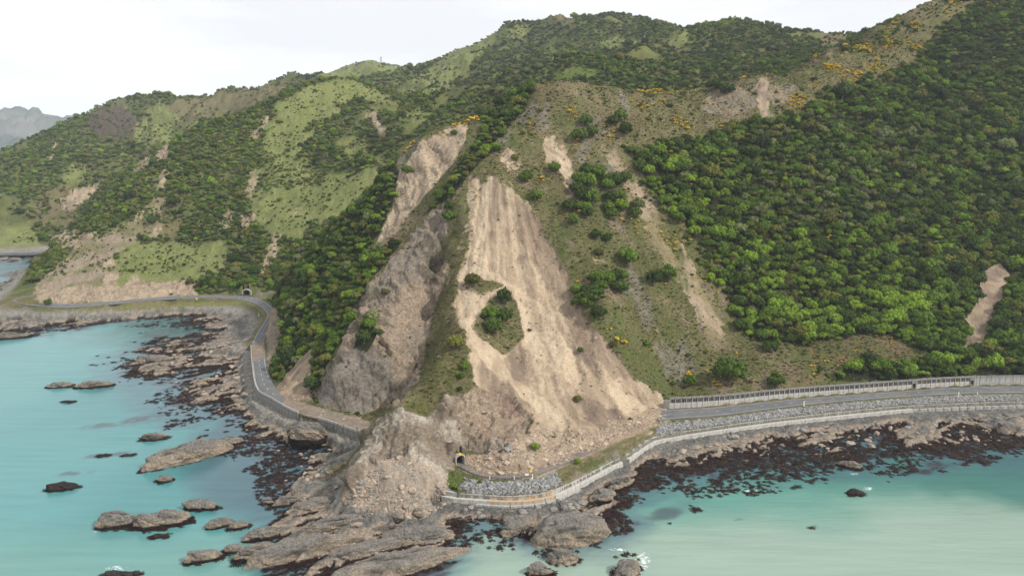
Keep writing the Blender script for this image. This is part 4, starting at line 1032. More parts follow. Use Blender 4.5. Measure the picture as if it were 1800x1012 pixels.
tuft_me = [mesh_py('tuft', *tuft_geo(50 + s_), [M_TUFT[t_]]) for t_ in range(4) for s_ in range(3)]
a_, b_ = jitter_grid(-130, 330, 300, 760, 1.55, r_)
z_, w_, s_c = lookup(a_, b_, gZ, gTUS, gSCR)
u_, v_ = project(a_, b_, z_)
nn = fbm(a_, b_, 11, 3, 161)
ok = (w_ * (.62 + .75 * nn) > r_.random(len(a_))) & (w_ > .02) & (z_ > 7.5) & (u_ > -30) & (u_ < 1830) & (v_ < 1012) & ~((b_ > 600) & (b_ > 560 + a_ * .62))
a_, b_, z_, u_, v_, nn = [q[ok] for q in (a_, b_, z_, u_, v_, nn)]
sz = np.exp(r_.normal(0, .32, len(a_))) * .85
kind = np.where(r_.random(len(a_)) < .45 + .8 * nn, 0, np.where(r_.random(len(a_)) < .55, 1, np.where(r_.random(len(a_)) < .6, 2, 3)))
scatter('tussock_grass', np.stack([a_, b_, z_], 1), np.stack([sz, sz, sz * r_.uniform(.5, .95, len(sz))], 1), np.stack([0 * sz, 0 * sz, r_.uniform(0, 6.28, len(sz))], 1),
        kind * 3 + r_.integers(0, 3, len(sz)), 'tuft', tuft_me, 'dry tussock grass and low scrub on the open slopes', 'grass')
M_GORSE = mat('gorse_flower', (.66, .45, .03), rough=.7, spec=.1, tint2=(.55, .36, .03), scale=3, rnd=.2)
gv = [crown_geo(61 + k_, 9, 40, .8, .28, .6) for k_ in range(2)]
gorse_me = []
for v1, f1, nc in gv:
    q_ = np.random.default_rng(5).random(len(f1)); zc = np.array([v1[list(f_)].mean(0)[2] for f_ in f1])
    gorse_me.append(mesh_py('gorse', v1, f1, [M_LEAF[3], M_GORSE], ((np.arange(len(f1)) >= nc) & (q_ < .45 + .5 * (zc > .6))).astype(int)))
a_, b_ = jitter_grid(-90, 420, 330, 860, 1.7, r_)
z_, w_, tvg, tss = lookup(a_, b_, gZ, gGOR, gVEG, gTUS)
u_, v_ = project(a_, b_, z_)
nn = fbm(a_, b_, 13, 3, 171)
pr = np.maximum(w_ * 1.5 * sstep(.08, .4, nn + .1), ((tss > .5) & (u_ > 930) & (z_ > 13)) * sstep(.34, .55, nn) * .32)
pr = np.maximum(pr, ((tvg > .8) & (u_ > 1150) & (v_ < 440)) * sstep(.36, .55, nn) * .5)
pr = np.maximum(pr, ((u_ > 700) & (u_ < 930) & (np.abs(v_ - (218 - (u_ - 820) * .42)) < 7)) * .25)
ok = (r_.random(len(a_)) < pr) & (u_ > -30) & (u_ < 1830) & (v_ > -30)
a_, b_, z_ = a_[ok], b_[ok], z_[ok]
sz = np.exp(r_.normal(0, .35, len(a_))) * .78
scatter('gorse', np.stack([a_, b_, z_ + .1], 1), np.stack([sz, sz, sz * .9], 1), np.stack([0 * sz, 0 * sz, r_.uniform(0, 6.28, len(sz))], 1), r_.integers(0, 2, len(sz)), 'gorse', gorse_me,
        'yellow flowering gorse scattered over the upper slopes', 'gorse')

# ------------------------------------------------------------------ materials of built things
def streaky(name, c1, c2, c3, sz=.5):
    """weathered concrete: blotches and run-off streaks drawn out downwards"""
    m_ = mat(name, c1, rough=.9, spec=.2, tint2=c2, scale=.45, var=.25, bump=.3, bscale=6, bdist=.05)
    t_ = m_.node_tree; b_ = t_.nodes['Principled BSDF']; src = b_.inputs['Base Color'].links[0].from_socket
    g_ = t_.nodes.new('ShaderNodeNewGeometry'); mp_ = t_.nodes.new('ShaderNodeMapping'); mp_.inputs['Scale'].default_value = (1.6, 1.6, sz * .25)
    n_ = t_.nodes.new('ShaderNodeTexNoise'); n_.inputs['Scale'].default_value = 1.0; n_.inputs['Detail'].default_value = 5
    t_.links.new(g_.outputs['Position'], mp_.inputs['Vector']); t_.links.new(mp_.outputs[0], n_.inputs['Vector'])
    rp = t_.nodes.new('ShaderNodeMapRange'); rp.inputs['From Min'].default_value = .5; rp.inputs['From Max'].default_value = .68; rp.inputs['To Max'].default_value = .75
    t_.links.new(n_.outputs['Fac'], rp.inputs['Value'])
    mx_ = t_.nodes.new('ShaderNodeMix'); mx_.data_type = 'RGBA'; t_.links.new(rp.outputs[0], mx_.inputs['Factor']); t_.links.new(src, mx_.inputs['A']); mx_.inputs['B'].default_value = (*c3, 1)
    t_.links.new(mx_.outputs['Result'], b_.inputs['Base Color'])
    return m_
M_CONC = streaky('weathered_concrete', (.31, .30, .285), (.37, .365, .34), (.13, .125, .115))
M_CONC_D = streaky('dark_stained_concrete', (.17, .166, .155), (.23, .222, .207), (.075, .07, .064))
M_CONC_W = streaky('pale_concrete', (.43, .415, .385), (.36, .345, .32), (.22, .205, .185))
M_RUST = streaky('rust_stained_concrete', (.34, .31, .265), (.40, .30, .19), (.36, .17, .04))
M_RECESS_SHADE = mat('recess_shade_backing', (.035, .033, .03), rough=1, var=.3, scale=1)  # soil backing darkened: shade inside the slots and niches put into its colour
M_WHITE = mat('white_paint', (.78, .78, .76), rough=.6, var=.12, scale=2)
M_LINE = mat('worn_road_paint', (.44, .44, .42), rough=.8, var=.3, scale=.8)
M_ASPH = mat('asphalt', (.10, .104, .11), rough=.95, spec=.2, tint2=(.128, .128, .13), scale=.12, var=.18, coords='Object')
M_ASPH_D = mat('dusty_asphalt', (.20, .17, .145), rough=1, spec=.1, tint2=(.13, .125, .12), scale=.15, var=.25)
M_STEEL = mat('galvanised_steel', (.36, .37, .38), rough=.55, var=.2, scale=2, metal=.4)
M_DARKST = mat('weathered_rail', (.16, .155, .15), rough=.7, var=.3, scale=1)
M_YEL = mat('yellow_sign_face', (.75, .50, .03), rough=.5)
M_ORANGE = mat('orange_lichen_stain', (.60, .33, .03), rough=.8, tint2=(.5, .38, .12), scale=1.5)
M_BORE_SHADE = mat('tunnel_darkness', (.05, .048, .045), rough=1, var=.3, scale=1)  # near-black colour puts the darkness inside the tunnels into the walls

def box(V_, F_, x0, x1, y0, y1, z0, z1):
    i_ = len(V_)
    V_ += [(x0, y0, z0), (x1, y0, z0), (x1, y1, z0), (x0, y1, z0), (x0, y0, z1), (x1, y0, z1), (x1, y1, z1), (x0, y1, z1)]
    F_ += [(i_, i_ + 3, i_ + 2, i_ + 1), (i_ + 4, i_ + 5, i_ + 6, i_ + 7), (i_, i_ + 1, i_ + 5, i_ + 4), (i_ + 1, i_ + 2, i_ + 6, i_ + 5), (i_ + 2, i_ + 3, i_ + 7, i_ + 6), (i_ + 3, i_, i_ + 4, i_ + 7)]
def boxes(name, lst, mats, mi=None):
    V_, F_, I_ = [], [], []
    for k_, b_ in enumerate(lst):
        box(V_, F_, *b_); I_ += [mi[k_] if mi else 0] * 6
    return mesh_py(name, V_, F_, mats if isinstance(mats, list) else [mats], I_)

def ribbon(name, A_, B_, dz, material, kind='structure', parent=None, skirt=.0):
    n_ = min(len(A_), len(B_)); V_ = []
    for a_, b_ in zip(A_[:n_], B_[:n_]): V_ += [(a_[0], a_[1], a_[2] + dz), (b_[0], b_[1], b_[2] + dz)]
    F_ = [(2 * i_, 2 * i_ + 2, 2 * i_ + 3, 2 * i_ + 1) for i_ in range(n_ - 1)]
    if skirt:
        o_ = len(V_); V_ += [(x_, y_, z_ - skirt) for x_, y_, z_ in V_]
        for i_ in range(n_ - 1): F_ += [(2 * i_, o_ + 2 * i_, o_ + 2 * i_ + 2, 2 * i_ + 2), (2 * i_ + 1, 2 * i_ + 3, o_ + 2 * i_ + 3, o_ + 2 * i_ + 1)]
    o = new(name, mesh_py(name, V_, F_, [material]), parent=parent)
    if kind: o['kind'] = kind
    return o

def even(A_, B_, n_):
    """two edge lines resampled to the same number of stations"""
    def rs(l_):
        d_ = resample(l_, .5); return [d_[int(round(i_))] for i_ in np.linspace(0, len(d_) - 1, n_)]
    return rs(A_), rs(B_)

def offs(A_, B_, f_): return [a_.lerp(b_, f_) for a_, b_ in zip(A_, B_)]
def line_piece(A_, B_, f_, w_, i0, i1, dz, parent, name):
    c_ = offs(A_, B_, f_); p1, p2 = [], []
    for i_ in range(i0, i1 + 1):
        d_ = (c_[min(i_ + 1, len(c_) - 1)] - c_[max(i_ - 1, 0)]); d_.normalize(); s_ = Vector((-d_.y, d_.x, 0)) * w_ / 2
        p1.append(c_[i_] - s_); p2.append(c_[i_] + s_)
    return ribbon(name, p2, p1, dz, M_LINE, None, parent)

# ------------------------------------------------------------------ roads
ra, rb = even(rin_w, rout_w, 160)
ra = [a_.lerp(b_, .08) for a_, b_ in zip(ra, rb)]
highway = ribbon('road', ra, rb, .16, M_ASPH, skirt=.6)
line_piece(ra, rb, .90, .16, 2, 158, .166, highway, 'edge_line'); line_piece(ra, rb, .07, .16, 2, 158, .166, highway, 'edge_line')
for i_ in range(3, 156, 5): line_piece(ra, rb, .485, .17, i_, i_ + 1, .166, highway, 'centre_dash')
pa, pb = even([(p_[0], p_[1] + 5.5, p_[2]) for p_ in pout_w], pout_w, 60)
M_DUST = mat('dust_covered_road', (.19, .155, .125), rough=1, spec=.1, tint2=(.13, .115, .10), scale=.25, var=.4, bump=.5, bscale=2, bdist=.2)
ribbon('road', pa[:34], pb[:34], .12, M_DUST, skirt=.4)
la, lb = even(lin_w, lout_w, 60)
M_SPILL = mat('slide_spill', (.215, .168, .128), rough=1, spec=.1, tint2=(.155, .128, .104), scale=.3, var=.4, bump=.8, bscale=1.5, bdist=.4)
lroad = ribbon('road', la[12:40], lb[12:40], .16, M_ASPH, skirt=.6)
ribbon('road', la[:13], lb[:13], .15, M_SPILL, skirt=.6); ribbon('road', la[39:], lb[39:], .15, M_SPILL, skirt=.6)
line_piece(la, lb, .93, .16, 13, 38, .166, lroad, 'edge_line'); line_piece(la, lb, .12, .16, 13, 26, .166, lroad, 'edge_line')
for i_ in range(13, 36, 3): line_piece(la, lb, .5, .18, i_, i_ + 1, .166, lroad, 'centre_dash')
ba, bb = even(bin_w, bout_w[:14], 120)
broad = ribbon('road', ba, bb, .155, M_ASPH, skirt=.6)
line_piece(ba, bb, .92, .2, 2, 118, .161, broad, 'edge_line'); line_piece(ba, bb, .08, .2, 2, 118, .161, broad, 'edge_line')
for i_ in range(3, 116, 3): line_piece(ba, bb, .5, .18, i_, i_ + 1, .161, broad, 'centre_dash')
tip_o, tip_i = even([PZ(u_, v_, RZ) for u_, v_ in ((70, 538.5), (45, 536), (27, 532), (22, 528.5), (30, 524), (52, 520), (72, 517))], [PZ(u_, v_, RZ) for u_, v_ in ((75, 530), (58, 530), (45, 528.5), (42, 527), (48, 525), (60, 523), (74, 521.5))], 30)
ribbon('road', tip_i, tip_o, .15, M_ASPH, skirt=.5)
fa, fb_ = even(W3([(-60, 447), (0, 445), (40, 444.2), (80, 443), (120, 442)], 5.0), W3([(-60, 449.3), (0, 447.4), (40, 446.6), (80, 445.3), (120, 444.2)], 5.0), 30)
ribbon('road', fa, fb_, .6, M_ASPH, skirt=2.0)

# ------------------------------------------------------------------ slotted retaining wall along the right road
BAY, WH = 2.6, 5.2
def bay_slotted():
    L_ = [(0, BAY, .0, .45, -.5, 2.6), (0, BAY, -.12, .45, 4.45, WH), (0, .28, -.16, .0, -.5, 4.45), (0, BAY, 1.4, 1.5, 2.2, 4.6), (0, BAY, .45, 1.4, 2.2, 2.5), (0, BAY, .45, 1.4, 4.5, 4.6)]
    I_ = [0, 1, 0, 2, 2, 2]
    for x_ in (.0, .86, 1.72): L_.append((x_, x_ + .27, .0, .8, 2.6, 4.45)); I_.append(1)
    return boxes('wall_panel', L_, [M_CONC_W, M_CONC_D, M_RECESS_SHADE], I_)
def bay_solid():
    L_ = [(0, BAY, .0, .45, -.5, 4.35), (0, BAY, -.10, .45, 4.35, WH), (0, .22, -.10, .0, -.5, 4.35), (1.3, 1.42, -.06, .0, -.5, 4.35)]
    return boxes('wall_panel', L_, [M_CONC, M_CONC_D], [0, 1, 0, 0])
def bay_niche():
    L_ = [(0, .45, -.1, .45, -.5, 3.0), (2.15, BAY, -.1, .45, -.5, 3.0), (0, BAY, -.1, .45, 3.0, WH), (0.45, 2.15, 1.6, 1.7, -.5, 3.0), (0.45, 2.15, .45, 1.6, 2.95, 3.05)]
    return boxes('wall_panel', L_, [M_CONC_D, M_RECESS_SHADE], [0, 0, 0, 1, 1])
wall_line = resample([(x_, y_ + .6, RZ) for x_, y_, z_ in rin_w[1:]], BAY)
p0 = wall_line[0]
rwall = empty('retaining_wall', p0)
tag(rwall, 'long grey concrete retaining wall with dark slots beside the right road', 'wall')
ms_, mo_, mn_ = bay_slotted(), bay_solid(), bay_niche()
for i_, (a_, b_) in enumerate(zip(wall_line[:-1], wall_line[1:])):
    uu = project(a_.x, a_.y, a_.z)[0]
    if uu > 1890: break
    me_ = mn_ if (abs(uu - 1603) < 4.6 or abs(uu - 1704) < 4.6) else (mo_ if uu > 1708 else ms_)
    o = bpy.data.objects.new('wall_panel', me_); o.location = a_ - p0; o.rotation_euler = (0, 0, math.atan2(b_.y - a_.y, b_.x - a_.x)); link(o, rwall)
o = new('end_buttress', boxes('end_buttress', [(-2.2, 0, -.2, .6, -.5, 4.2), (-3.2, -2.2, -.25, .5, -.5, 2.2)], M_CONC_D), parent=rwall)

# ------------------------------------------------------------------ sea wall
def coast_wall(name, line, step, parts, label, zref):
    """wall made of equal panels set along a line"""
    st = resample(line, step); p0_ = st[0].copy(); p0_.z = zref
    root = empty(name, p0_); tag(root, label, 'wall')
    for i_, (a_, b_) in enumerate(zip(st[:-1], st[1:])):
        for pn, me_, cond in parts:
            if not cond(i_, len(st) - 1, a_): continue
            o_ = bpy.data.objects.new(pn, me_); o_.location = (a_.x - p0_.x, a_.y - p0_.y, a_.z - zref); o_.rotation_euler = (random.uniform(-.006, .006), random.uniform(-.006, .006), math.atan2(b_.y - a_.y, b_.x - a_.x)); link(o_, root)
    return root
SL = 4.0
g_ = .03
pan = boxes('wall_panel', [(g_, SL, 0, .6, -3.6, -.25)], M_CONC_W)
pan_d = boxes('wall_panel', [(g_, SL, 0, .6, -3.6, -.25)], M_CONC)
cop = boxes('coping', [(0, SL, -.15, .75, -.25, .06)], M_CONC)
led = boxes('ledge', [(g_, SL + .1, -1.6, -.004, -3.9, -1.35)], M_CONC_W)
led_b = boxes('ledge', [(g_, SL - .5, -1.5, -.004, -3.9, -1.5), (SL - .5, SL, -1.2, -.004, -3.9, -1.9)], M_CONC)
pan_r = boxes('wall_panel', [(g_, SL, 0, .6, -3.6, -.25)], M_RUST)
led_r = boxes('ledge', [(g_, SL + .1, -1.6, -.004, -3.9, -1.35)], M_RUST)
led2 = boxes('footing', [(0, SL + .1, -2.7, -1.604, -4.2, -2.5)], M_CONC)
uof = lambda a_: project(a_.x, a_.y, a_.z)[0]
i_split = 9
coast_wall('sea_wall', wtop_w[i_split - 1:], SL, [('wall_panel', pan, lambda i, n, a: i % 3), ('wall_panel', pan_d, lambda i, n, a: not i % 3), ('coping', cop, lambda i, n, a: True), ('ledge', led, lambda i, n, a: uof(a) < 1600), ('ledge', led_b, lambda i, n, a: uof(a) >= 1600)],
           'pale concrete sea wall below the riprap along the right road', WT)
coast_wall('sea_wall', wtop_w[:i_split], SL, [('wall_panel', pan, lambda i, n, a: not (840 < uof(a) < 960)), ('wall_panel', pan_r, lambda i, n, a: 840 < uof(a) < 960), ('coping', cop, lambda i, n, a: True), ('ledge', led, lambda i, n, a: not (840 < uof(a) < 960)), ('ledge', led_r, lambda i, n, a: 840 < uof(a) < 960), ('footing', led2, lambda i, n, a: 830 < uof(a) < 1010)],
           'curved rust-stained concrete sea wall around the headland point', WT)

# ------------------------------------------------------------------ left road parapet and its wall
PL = 3.0
par_w = boxes('parapet', [(g_, PL, -.2, .2, 0, .95)], M_CONC_W)
par_g = boxes('parapet', [(g_, PL, -.2, .2, 0, .95)], M_CONC)
wl = boxes('wall_panel', [(g_, PL, -.35, .45, -6.2, 0)], M_CONC_D)
lo_r = list(reversed(lout_w))
okp = lambda a: not (527 < uof(a) < 562)
yof = lambda a: project(a.x, a.y, a.z)[1]
coast_wall('parapet_wall', [(x_, y_, RZ) for x_, y_, z_ in lo_r], PL, [('wall_panel', wl, lambda i, n, a: okp(a) and yof(a) > 600), ('parapet', par_w, lambda i, n, a: okp(a) and (655 < yof(a) < 682 or 500 < uof(a) < 527 or 566 < uof(a) < 585)), ('parapet', par_g, lambda i, n, a: okp(a) and not (655 < yof(a) < 682 or 500 < uof(a) < 527 or 566 < uof(a) < 585))],
           'low parapet on a grey wall along the left road above the rocks', RZ)

# ------------------------------------------------------------------ tunnel portals
def portal(name, o_, f_, hw, hh, depth, ring, label, arch=True, top=None, skew=0):
    rz = math.atan2(f_.y, f_.x) - math.pi / 2
    root = empty(name, o_, rz); tag(root, label, 'tunnel')
    n_ = 10
    prof = [(-hw, 0)] + ([(-hw * math.cos(k_ * math.pi / n_), hh - hw * .75 + hw * .75 * math.sin(k_ * math.pi / n_)) for k_ in range(n_ + 1)] if arch else [(-hw, hh), (hw, hh)]) + [(hw, 0)]
    out = [(x_ * (hw + ring) / hw, z_ * (hh + ring) / hh) for x_, z_ in prof]
    V_, F_ = [], []; m_ = len(prof)
    for y_ in (-.9, 1.4):
        V_ += [(x_, y_, z_) for x_, z_ in prof] + [(x_, y_, z_) for x_, z_ in out]
    for i_ in range(m_ - 1):
        F_ += [(i_, i_ + 1, m_ + i_ + 1, m_ + i_), (m_ + i_, m_ + i_ + 1, 3 * m_ + i_ + 1, 3 * m_ + i_), (i_ + 1, i_, 2 * m_ + i_, 2 * m_ + i_ + 1)]
    fr_ = new('portal_frame', mesh_py('portal_frame', V_, F_, [M_CONC_W if ring < .6 else M_CONC]), parent=root)
    V_, F_ = [], []
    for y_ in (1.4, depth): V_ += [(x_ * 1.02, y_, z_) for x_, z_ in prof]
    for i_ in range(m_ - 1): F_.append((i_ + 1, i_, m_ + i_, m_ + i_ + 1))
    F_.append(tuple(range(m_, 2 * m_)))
    new('bore_dark', mesh_py('bore_dark', V_, F_, [M_BORE_SHADE]), parent=root)
    new('roadbed', mesh_py('roadbed', [(-hw, -1.5, .1), (hw, -1.5, .1), (hw, depth, .1), (-hw, depth, .1)], [(0, 1, 2, 3)], [M_ASPH_D]), parent=root)
    if top: new('lichen_cap', boxes('lichen_cap', [(-.9, .6, -.96, -.4, hh + ring * .55, hh + ring + .28), (.5, 1.0, -.93, -.5, hh + ring * .3, hh + ring + .1)], top), parent=fr_)
    return root
portal('tunnel_portal', TUNNELS[0][0], TUNNELS[0][1], 1.7, 3.9, 15, .28, 'small white framed road tunnel mouth at the headland foot', top=M_ORANGE)
portal('tunnel_portal', TUNNELS[1][0], TUNNELS[1][1], 3.0, 4.3, 24, .75, 'dark arched tunnel mouth at the head of the bay')
# the second mouth, crushed and half buried in the slide
bp_ = hit(889, 793)
bp_.z -= 1.5
root = empty('collapsed_portal', bp_, R(-38)); tag(root, 'broken concrete tunnel lining half buried by boulders at the slide foot', 'tunnel')
V_, F_ = [], []
for y_ in (-1.2, 3.5):
    for k_ in range(8):
        an = math.pi * (.10 + .62 * k_ / 7)
        for rr_ in (2.5, 2.95): V_.append((-rr_ * math.cos(an), y_, rr_ * math.sin(an) * 1.05 - .4))
for k_ in range(7):
    a_ = 2 * k_; F_ += [(a_, a_ + 2, a_ + 3, a_ + 1), (a_ + 1, a_ + 3, a_ + 19, a_ + 17), (a_ + 2, a_, a_ + 16, a_ + 18)]
new('lining', mesh_py('lining', V_, F_, [M_CONC_D]), parent=root)
new('bore_dark', boxes('bore_dark', [(-2.3, 2.0, .3, 3.2, -1.2, 1.9)], M_BORE_SHADE), parent=root)  # solid dark block painted as the shadow inside the crushed mouth

# ------------------------------------------------------------------ guard fence, marker posts, signs
fl_ = resample([(x_, y_ - .4, z_) for x_, y_, z_ in pout_w[:9]], 2.4)
root = empty('guard_fence', fl_[0]); tag(root, 'dark guard rail on short posts curving along the road at the point', 'fence')
post_me = boxes('post', [(-.09, .09, -.09, .09, -.6, 1.05)], M_STEEL)
for a_ in fl_: o = bpy.data.objects.new('post', post_me); o.location = a_ - fl_[0]; link(o, root)
for hz in (.72, .42):
    A1 = [a_ - fl_[0] + Vector((0, -.12, hz + .14)) for a_ in fl_]; B1 = [a_ - fl_[0] + Vector((0, -.12, hz - .14)) for a_ in fl_]
    V_ = []
    for a_, b_ in zip(A1, B1): V_ += [a_[:], b_[:], (b_ + Vector((0, -.06, 0)))[:], (a_ + Vector((0, -.06, 0)))[:]]
    F_ = []
    for i_ in range(len(A1) - 1):
        q_ = 4 * i_
        for j_ in range(4): F_.append((q_ + j_, q_ + (j_ + 1) % 4, q_ + 4 + (j_ + 1) % 4, q_ + 4 + j_))
    new('rail', mesh_py('rail', V_, F_, [M_DARKST]), parent=root)
mk_me = boxes('post', [(-.11, .11, -.05, .05, -.5, 1.5)], M_WHITE)
mk_band = boxes('reflector', [(-.112, .112, -.056, -.05, 1.1, 1.3)], M_ORANGE)
def marker(u, v, label, z0=RZ, s_=1.0):
    p_ = Vector(PZ(u, v, z0)); r0 = empty('marker_post', p_); r0.scale = (s_, s_, s_); tag(r0, label, 'road marker', 'white road edge marker posts')
    o_ = link(bpy.data.objects.new('post', mk_me), r0); link(bpy.data.objects.new('reflector', mk_band), o_)
marker(861, 842, 'white marker post left of the others on the point fence', RZ - .4)
marker(904, 842, 'white marker post midway along the point fence', RZ - .4)
marker(936, 845, 'tall white marker post beside the yellow sign', RZ - 1.0, 1.7)
marker(1413, 714, 'tall white marker post on the verge of the right road', RZ, 1.6)
marker(1685, 695, 'white marker post by the riprap opposite the yellow wall sign', RZ, 1.3)
marker(1718, 693.5, 'small white marker post near the right wall niche', RZ, .9)
marker(455, 555, 'white marker post on the bay road bend near the cliff', RZ, 1.3)
def sign(name, u, v, w_, h_, z1, material, label, z0=RZ, border=None):
    p_ = Vector(PZ(u, v, z0)); r0 = empty(name, p_); tag(r0, label, 'sign')
    new('post', boxes('post', [(-.05, .05, .0, .1, -.5, z1 + h_)], M_STEEL), parent=r0)
    pn = new('panel', boxes('panel', [(-w_ / 2, w_ / 2, -.06, -.004, z1, z1 + h_)], material), parent=r0)
    return r0
sign('road_sign', 933, 839, .9, .9, 2.2, M_YEL, 'yellow road sign on a post at the point fence', RZ - .4)
sign('road_sign', 926, 839.5, 1.3, .7, 1.0, M_WHITE, 'small white sign board just left of the yellow sign', RZ - .4)
sign('road_sign', 1682, 680.5, .9, 1.0, 1.6, M_YEL, 'yellow road sign standing against the retaining wall')
sign('road_sign', 346, 527.5, 1.6, 1.3, .5, M_YEL, 'yellow sign on the grass beside the bay road')

# ------------------------------------------------------------------ power poles and pylon on the hills
def pole(u, v, Y, h_, label):
    x_, y_, z_ = PY(u, v, Y); z_ = ground(x_, y_)
    r0 = empty('power_pole', (x_, y_, z_)); tag(r0, label, 'power pole', 'pale poles on the far hillside')
    V_, F_ = [], []
    for k_, (zz, rr_) in enumerate(((-1, .55), (h_, .38))):
        for j_ in range(8): V_.append((rr_ * math.cos(j_ * .785), rr_ * math.sin(j_ * .785), zz))
    for j_ in range(8): F_.append((j_, (j_ + 1) % 8, 8 + (j_ + 1) % 8, 8 + j_))
    F_.append(tuple(range(8, 16)))
    new('mast', mesh_py('mast', V_, F_, [M_STEEL]), parent=r0)
    new('crossarm', boxes('crossarm', [(-1.6, 1.6, -.15, .15, h_ - 1.6, h_ - 1.2)], M_STEEL), parent=r0)
pole(1133, 66, 1240, 14, 'pale pole standing high on the dark wooded hill'); pole(984, 90, 1300, 12, 'pale pole beside the small green clearing'); pole(931, 97, 1330, 11, 'pale pole left of the clearing among dark trees')
pole(972, 126, 900, 5, 'short pale post in the bush below the clearing')
x_, y_, z_ = PY(670, 112, 2250); z_ = ground(x_, y_)
r0 = empty('lattice_tower', (x_, y_, z_)); tag(r0, 'pale steel lattice tower on the far rounded hilltop', 'pylon')
def strut(V_, F_, a_, b_, w_):
    a_ = Vector(a_); b_ = Vector(b_); d_ = (b_ - a_).normalized(); s_ = d_.cross(Vector((.31, .52, .8))).normalized() * w_; t_ = d_.cross(s_)
    i_ = len(V_)
    for p_ in (a_, b_):
        for q_ in (s_ + t_, s_ - t_, -s_ - t_, -s_ + t_): V_.append((p_ + q_)[:])
    for j_ in range(4): F_.append((i_ + j_, i_ + (j_ + 1) % 4, i_ + 4 + (j_ + 1) % 4, i_ + 4 + j_))
TH = 17
for sx in (-1, 1):
    for sy in (-1, 1):
        V_, F_ = [], []; strut(V_, F_, (sx * 3.0, sy * 3.0, -1), (sx * 1.4, sy * 1.4, TH), .22); new('leg', mesh_py('leg', V_, F_, [M_STEEL]), parent=r0)
V_, F_ = [], []
for k_ in range(5):
    w0, w1 = 3 - 1.6 * k_ / 5, 3 - 1.6 * (k_ + 1) / 5; z0_, z1_ = TH * k_ / 5, TH * (k_ + 1) / 5
    for (ax, ay), (bx, by) in (((-1, -1), (1, -1)), ((1, -1), (1, 1)), ((1, 1), (-1, 1)), ((-1, 1), (-1, -1))):
        strut(V_, F_, (ax * w0, ay * w0, z0_), (bx * w1, by * w1, z1_), .12); strut(V_, F_, (bx * w0, by * w0, z0_), (ax * w1, ay * w1, z1_), .12)
new('bracing', mesh_py('bracing', V_, F_, [M_STEEL]), parent=r0)
new('platform', boxes('platform', [(-2.4, 2.4, -2.4, 2.4, TH - .3, TH + .2), (-.2, .2, -.2, .2, TH, TH + 4), (-2.0, -.9, -2.3, -1.6, TH, TH + 2.2), (1.0, 1.9, -2.3, -1.6, TH, TH + 1.8)], M_CONC), parent=r0)

# ------------------------------------------------------------------ rocks
def noise3(P_, scale, seed, ridged=False, octv=4):
    a_ = fbm(P_[:, 0] + P_[:, 2] * .7, P_[:, 1] - P_[:, 2] * .6, scale, octv, seed, ridged=ridged); b_ = fbm(P_[:, 2] * 1.1 + P_[:, 1] * .3, P_[:, 0] * .8 + P_[:, 1] * .2, scale, octv, seed + 3, ridged=ridged)
    return (a_ + b_) * .5
M_ROCKV = mat('sea_rock', attr='Col', rough=.95, spec=.08, var=.6, scale=.5, bump=1.0, bscale=1.1, bdist=.9)
def sea_rock(name, L_, Wd, Hh, seed, sub=4, dark=0.0, kelp=.42, tan=.5):
    """wave-worn rock cut by joints, with beds along its length"""
    v_, f_ = (ICO5 if L_ > 13 else ICO4 if sub == 4 or L_ > 6 else ICO3)
    rs = np.random.default_rng(seed)
    nn_ = rs.normal(size=(15, 3)) * np.array([1, 1, .8]); nn_ /= np.linalg.norm(nn_, axis=1)[:, None]
    nn_ = np.concatenate([nn_, [[0, 0, 1], [.25, .1, .95], [-.25, -.2, .95]]]); hh_ = np.concatenate([rs.uniform(.72, 1.05, 15), [.8, .86, .9]])
    dd = v_ @ nn_.T
    rad_ = np.min(np.where(dd > .08, hh_ / np.maximum(dd, .08), 9.0), axis=1)
    rad_ = np.minimum(rad_, 1.35)
    P_ = v_ * (rad_ * .6 + .4)[:, None] * np.array([L_ / 2, Wd / 2, Hh]) * 1.08
    Q_ = P_ + seed * 3.7
    bed = fbm(Q_[:, 0] * .18 + Q_[:, 2] * .1, Q_[:, 1] * 1.0 + Q_[:, 2] * .8, 1.7, 3, seed, ridged=True)
    lump = noise3(Q_, 4.0, seed + 4, octv=4)
    outw = P_ / (np.linalg.norm(P_, axis=1)[:, None] + 1e-6)
    P_ = P_ + outw * (bed * .95 + lump * .9)[:, None] * min(1, L_ / 11)
    P_ = P_ + outw * (facets(Q_[:, 0] * .6 + Q_[:, 2], Q_[:, 1] + Q_[:, 2] * .6, 2.6, seed) * .6 + facets(Q_[:, 0] + Q_[:, 2], Q_[:, 1] + Q_[:, 2] * .6, 1.2, seed + 2) * .3)[:, None] * min(1, L_ / 9)
    P_[:, 2] *= 1 - .4 * (P_[:, 0] / L_ + .5) * rs.uniform(.1, 1)
    z_ = P_[:, 2] + .3 * noise3(Q_, 1.5, seed + 12)
    top = rgb(.215, .20, .18); tanc = rgb(.33, .265, .20)
    c_ = tanc + (top - tanc) * sstep(.3 * Hh, .8 * Hh, z_ + .45 * Hh * noise3(Q_, 5, seed + 20))[:, None]
    c_ = c_ * (1 + .3 * noise3(Q_, 1.0, seed + 30))[:, None]
    c_ = c_ * (1 - .68 * sstep(.2, -.45, bed + .5 * lump))[:, None]        # darker in the grooves between the beds
    kz = kelp + .2 * Hh
    c_ = rgb(.024, .013, .012) + (c_ - rgb(.024, .013, .012)) * sstep(kz - .12, kz + .16, z_)[:, None]
    if tan < 0: c_ = c_ + (rgb(.16, .14, .06) - c_) * sstep(.5 * Hh, .8 * Hh, z_)[:, None]
    c_ = c_ * (1 - dark) + rgb(.030, .020, .019) * dark
    me_ = mesh_py(name, P_, [tuple(t_) for t_ in f_], [M_ROCKV])
    color_attr(me_, 'Col', (c_ * .75).astype(np.float32))
    return me_

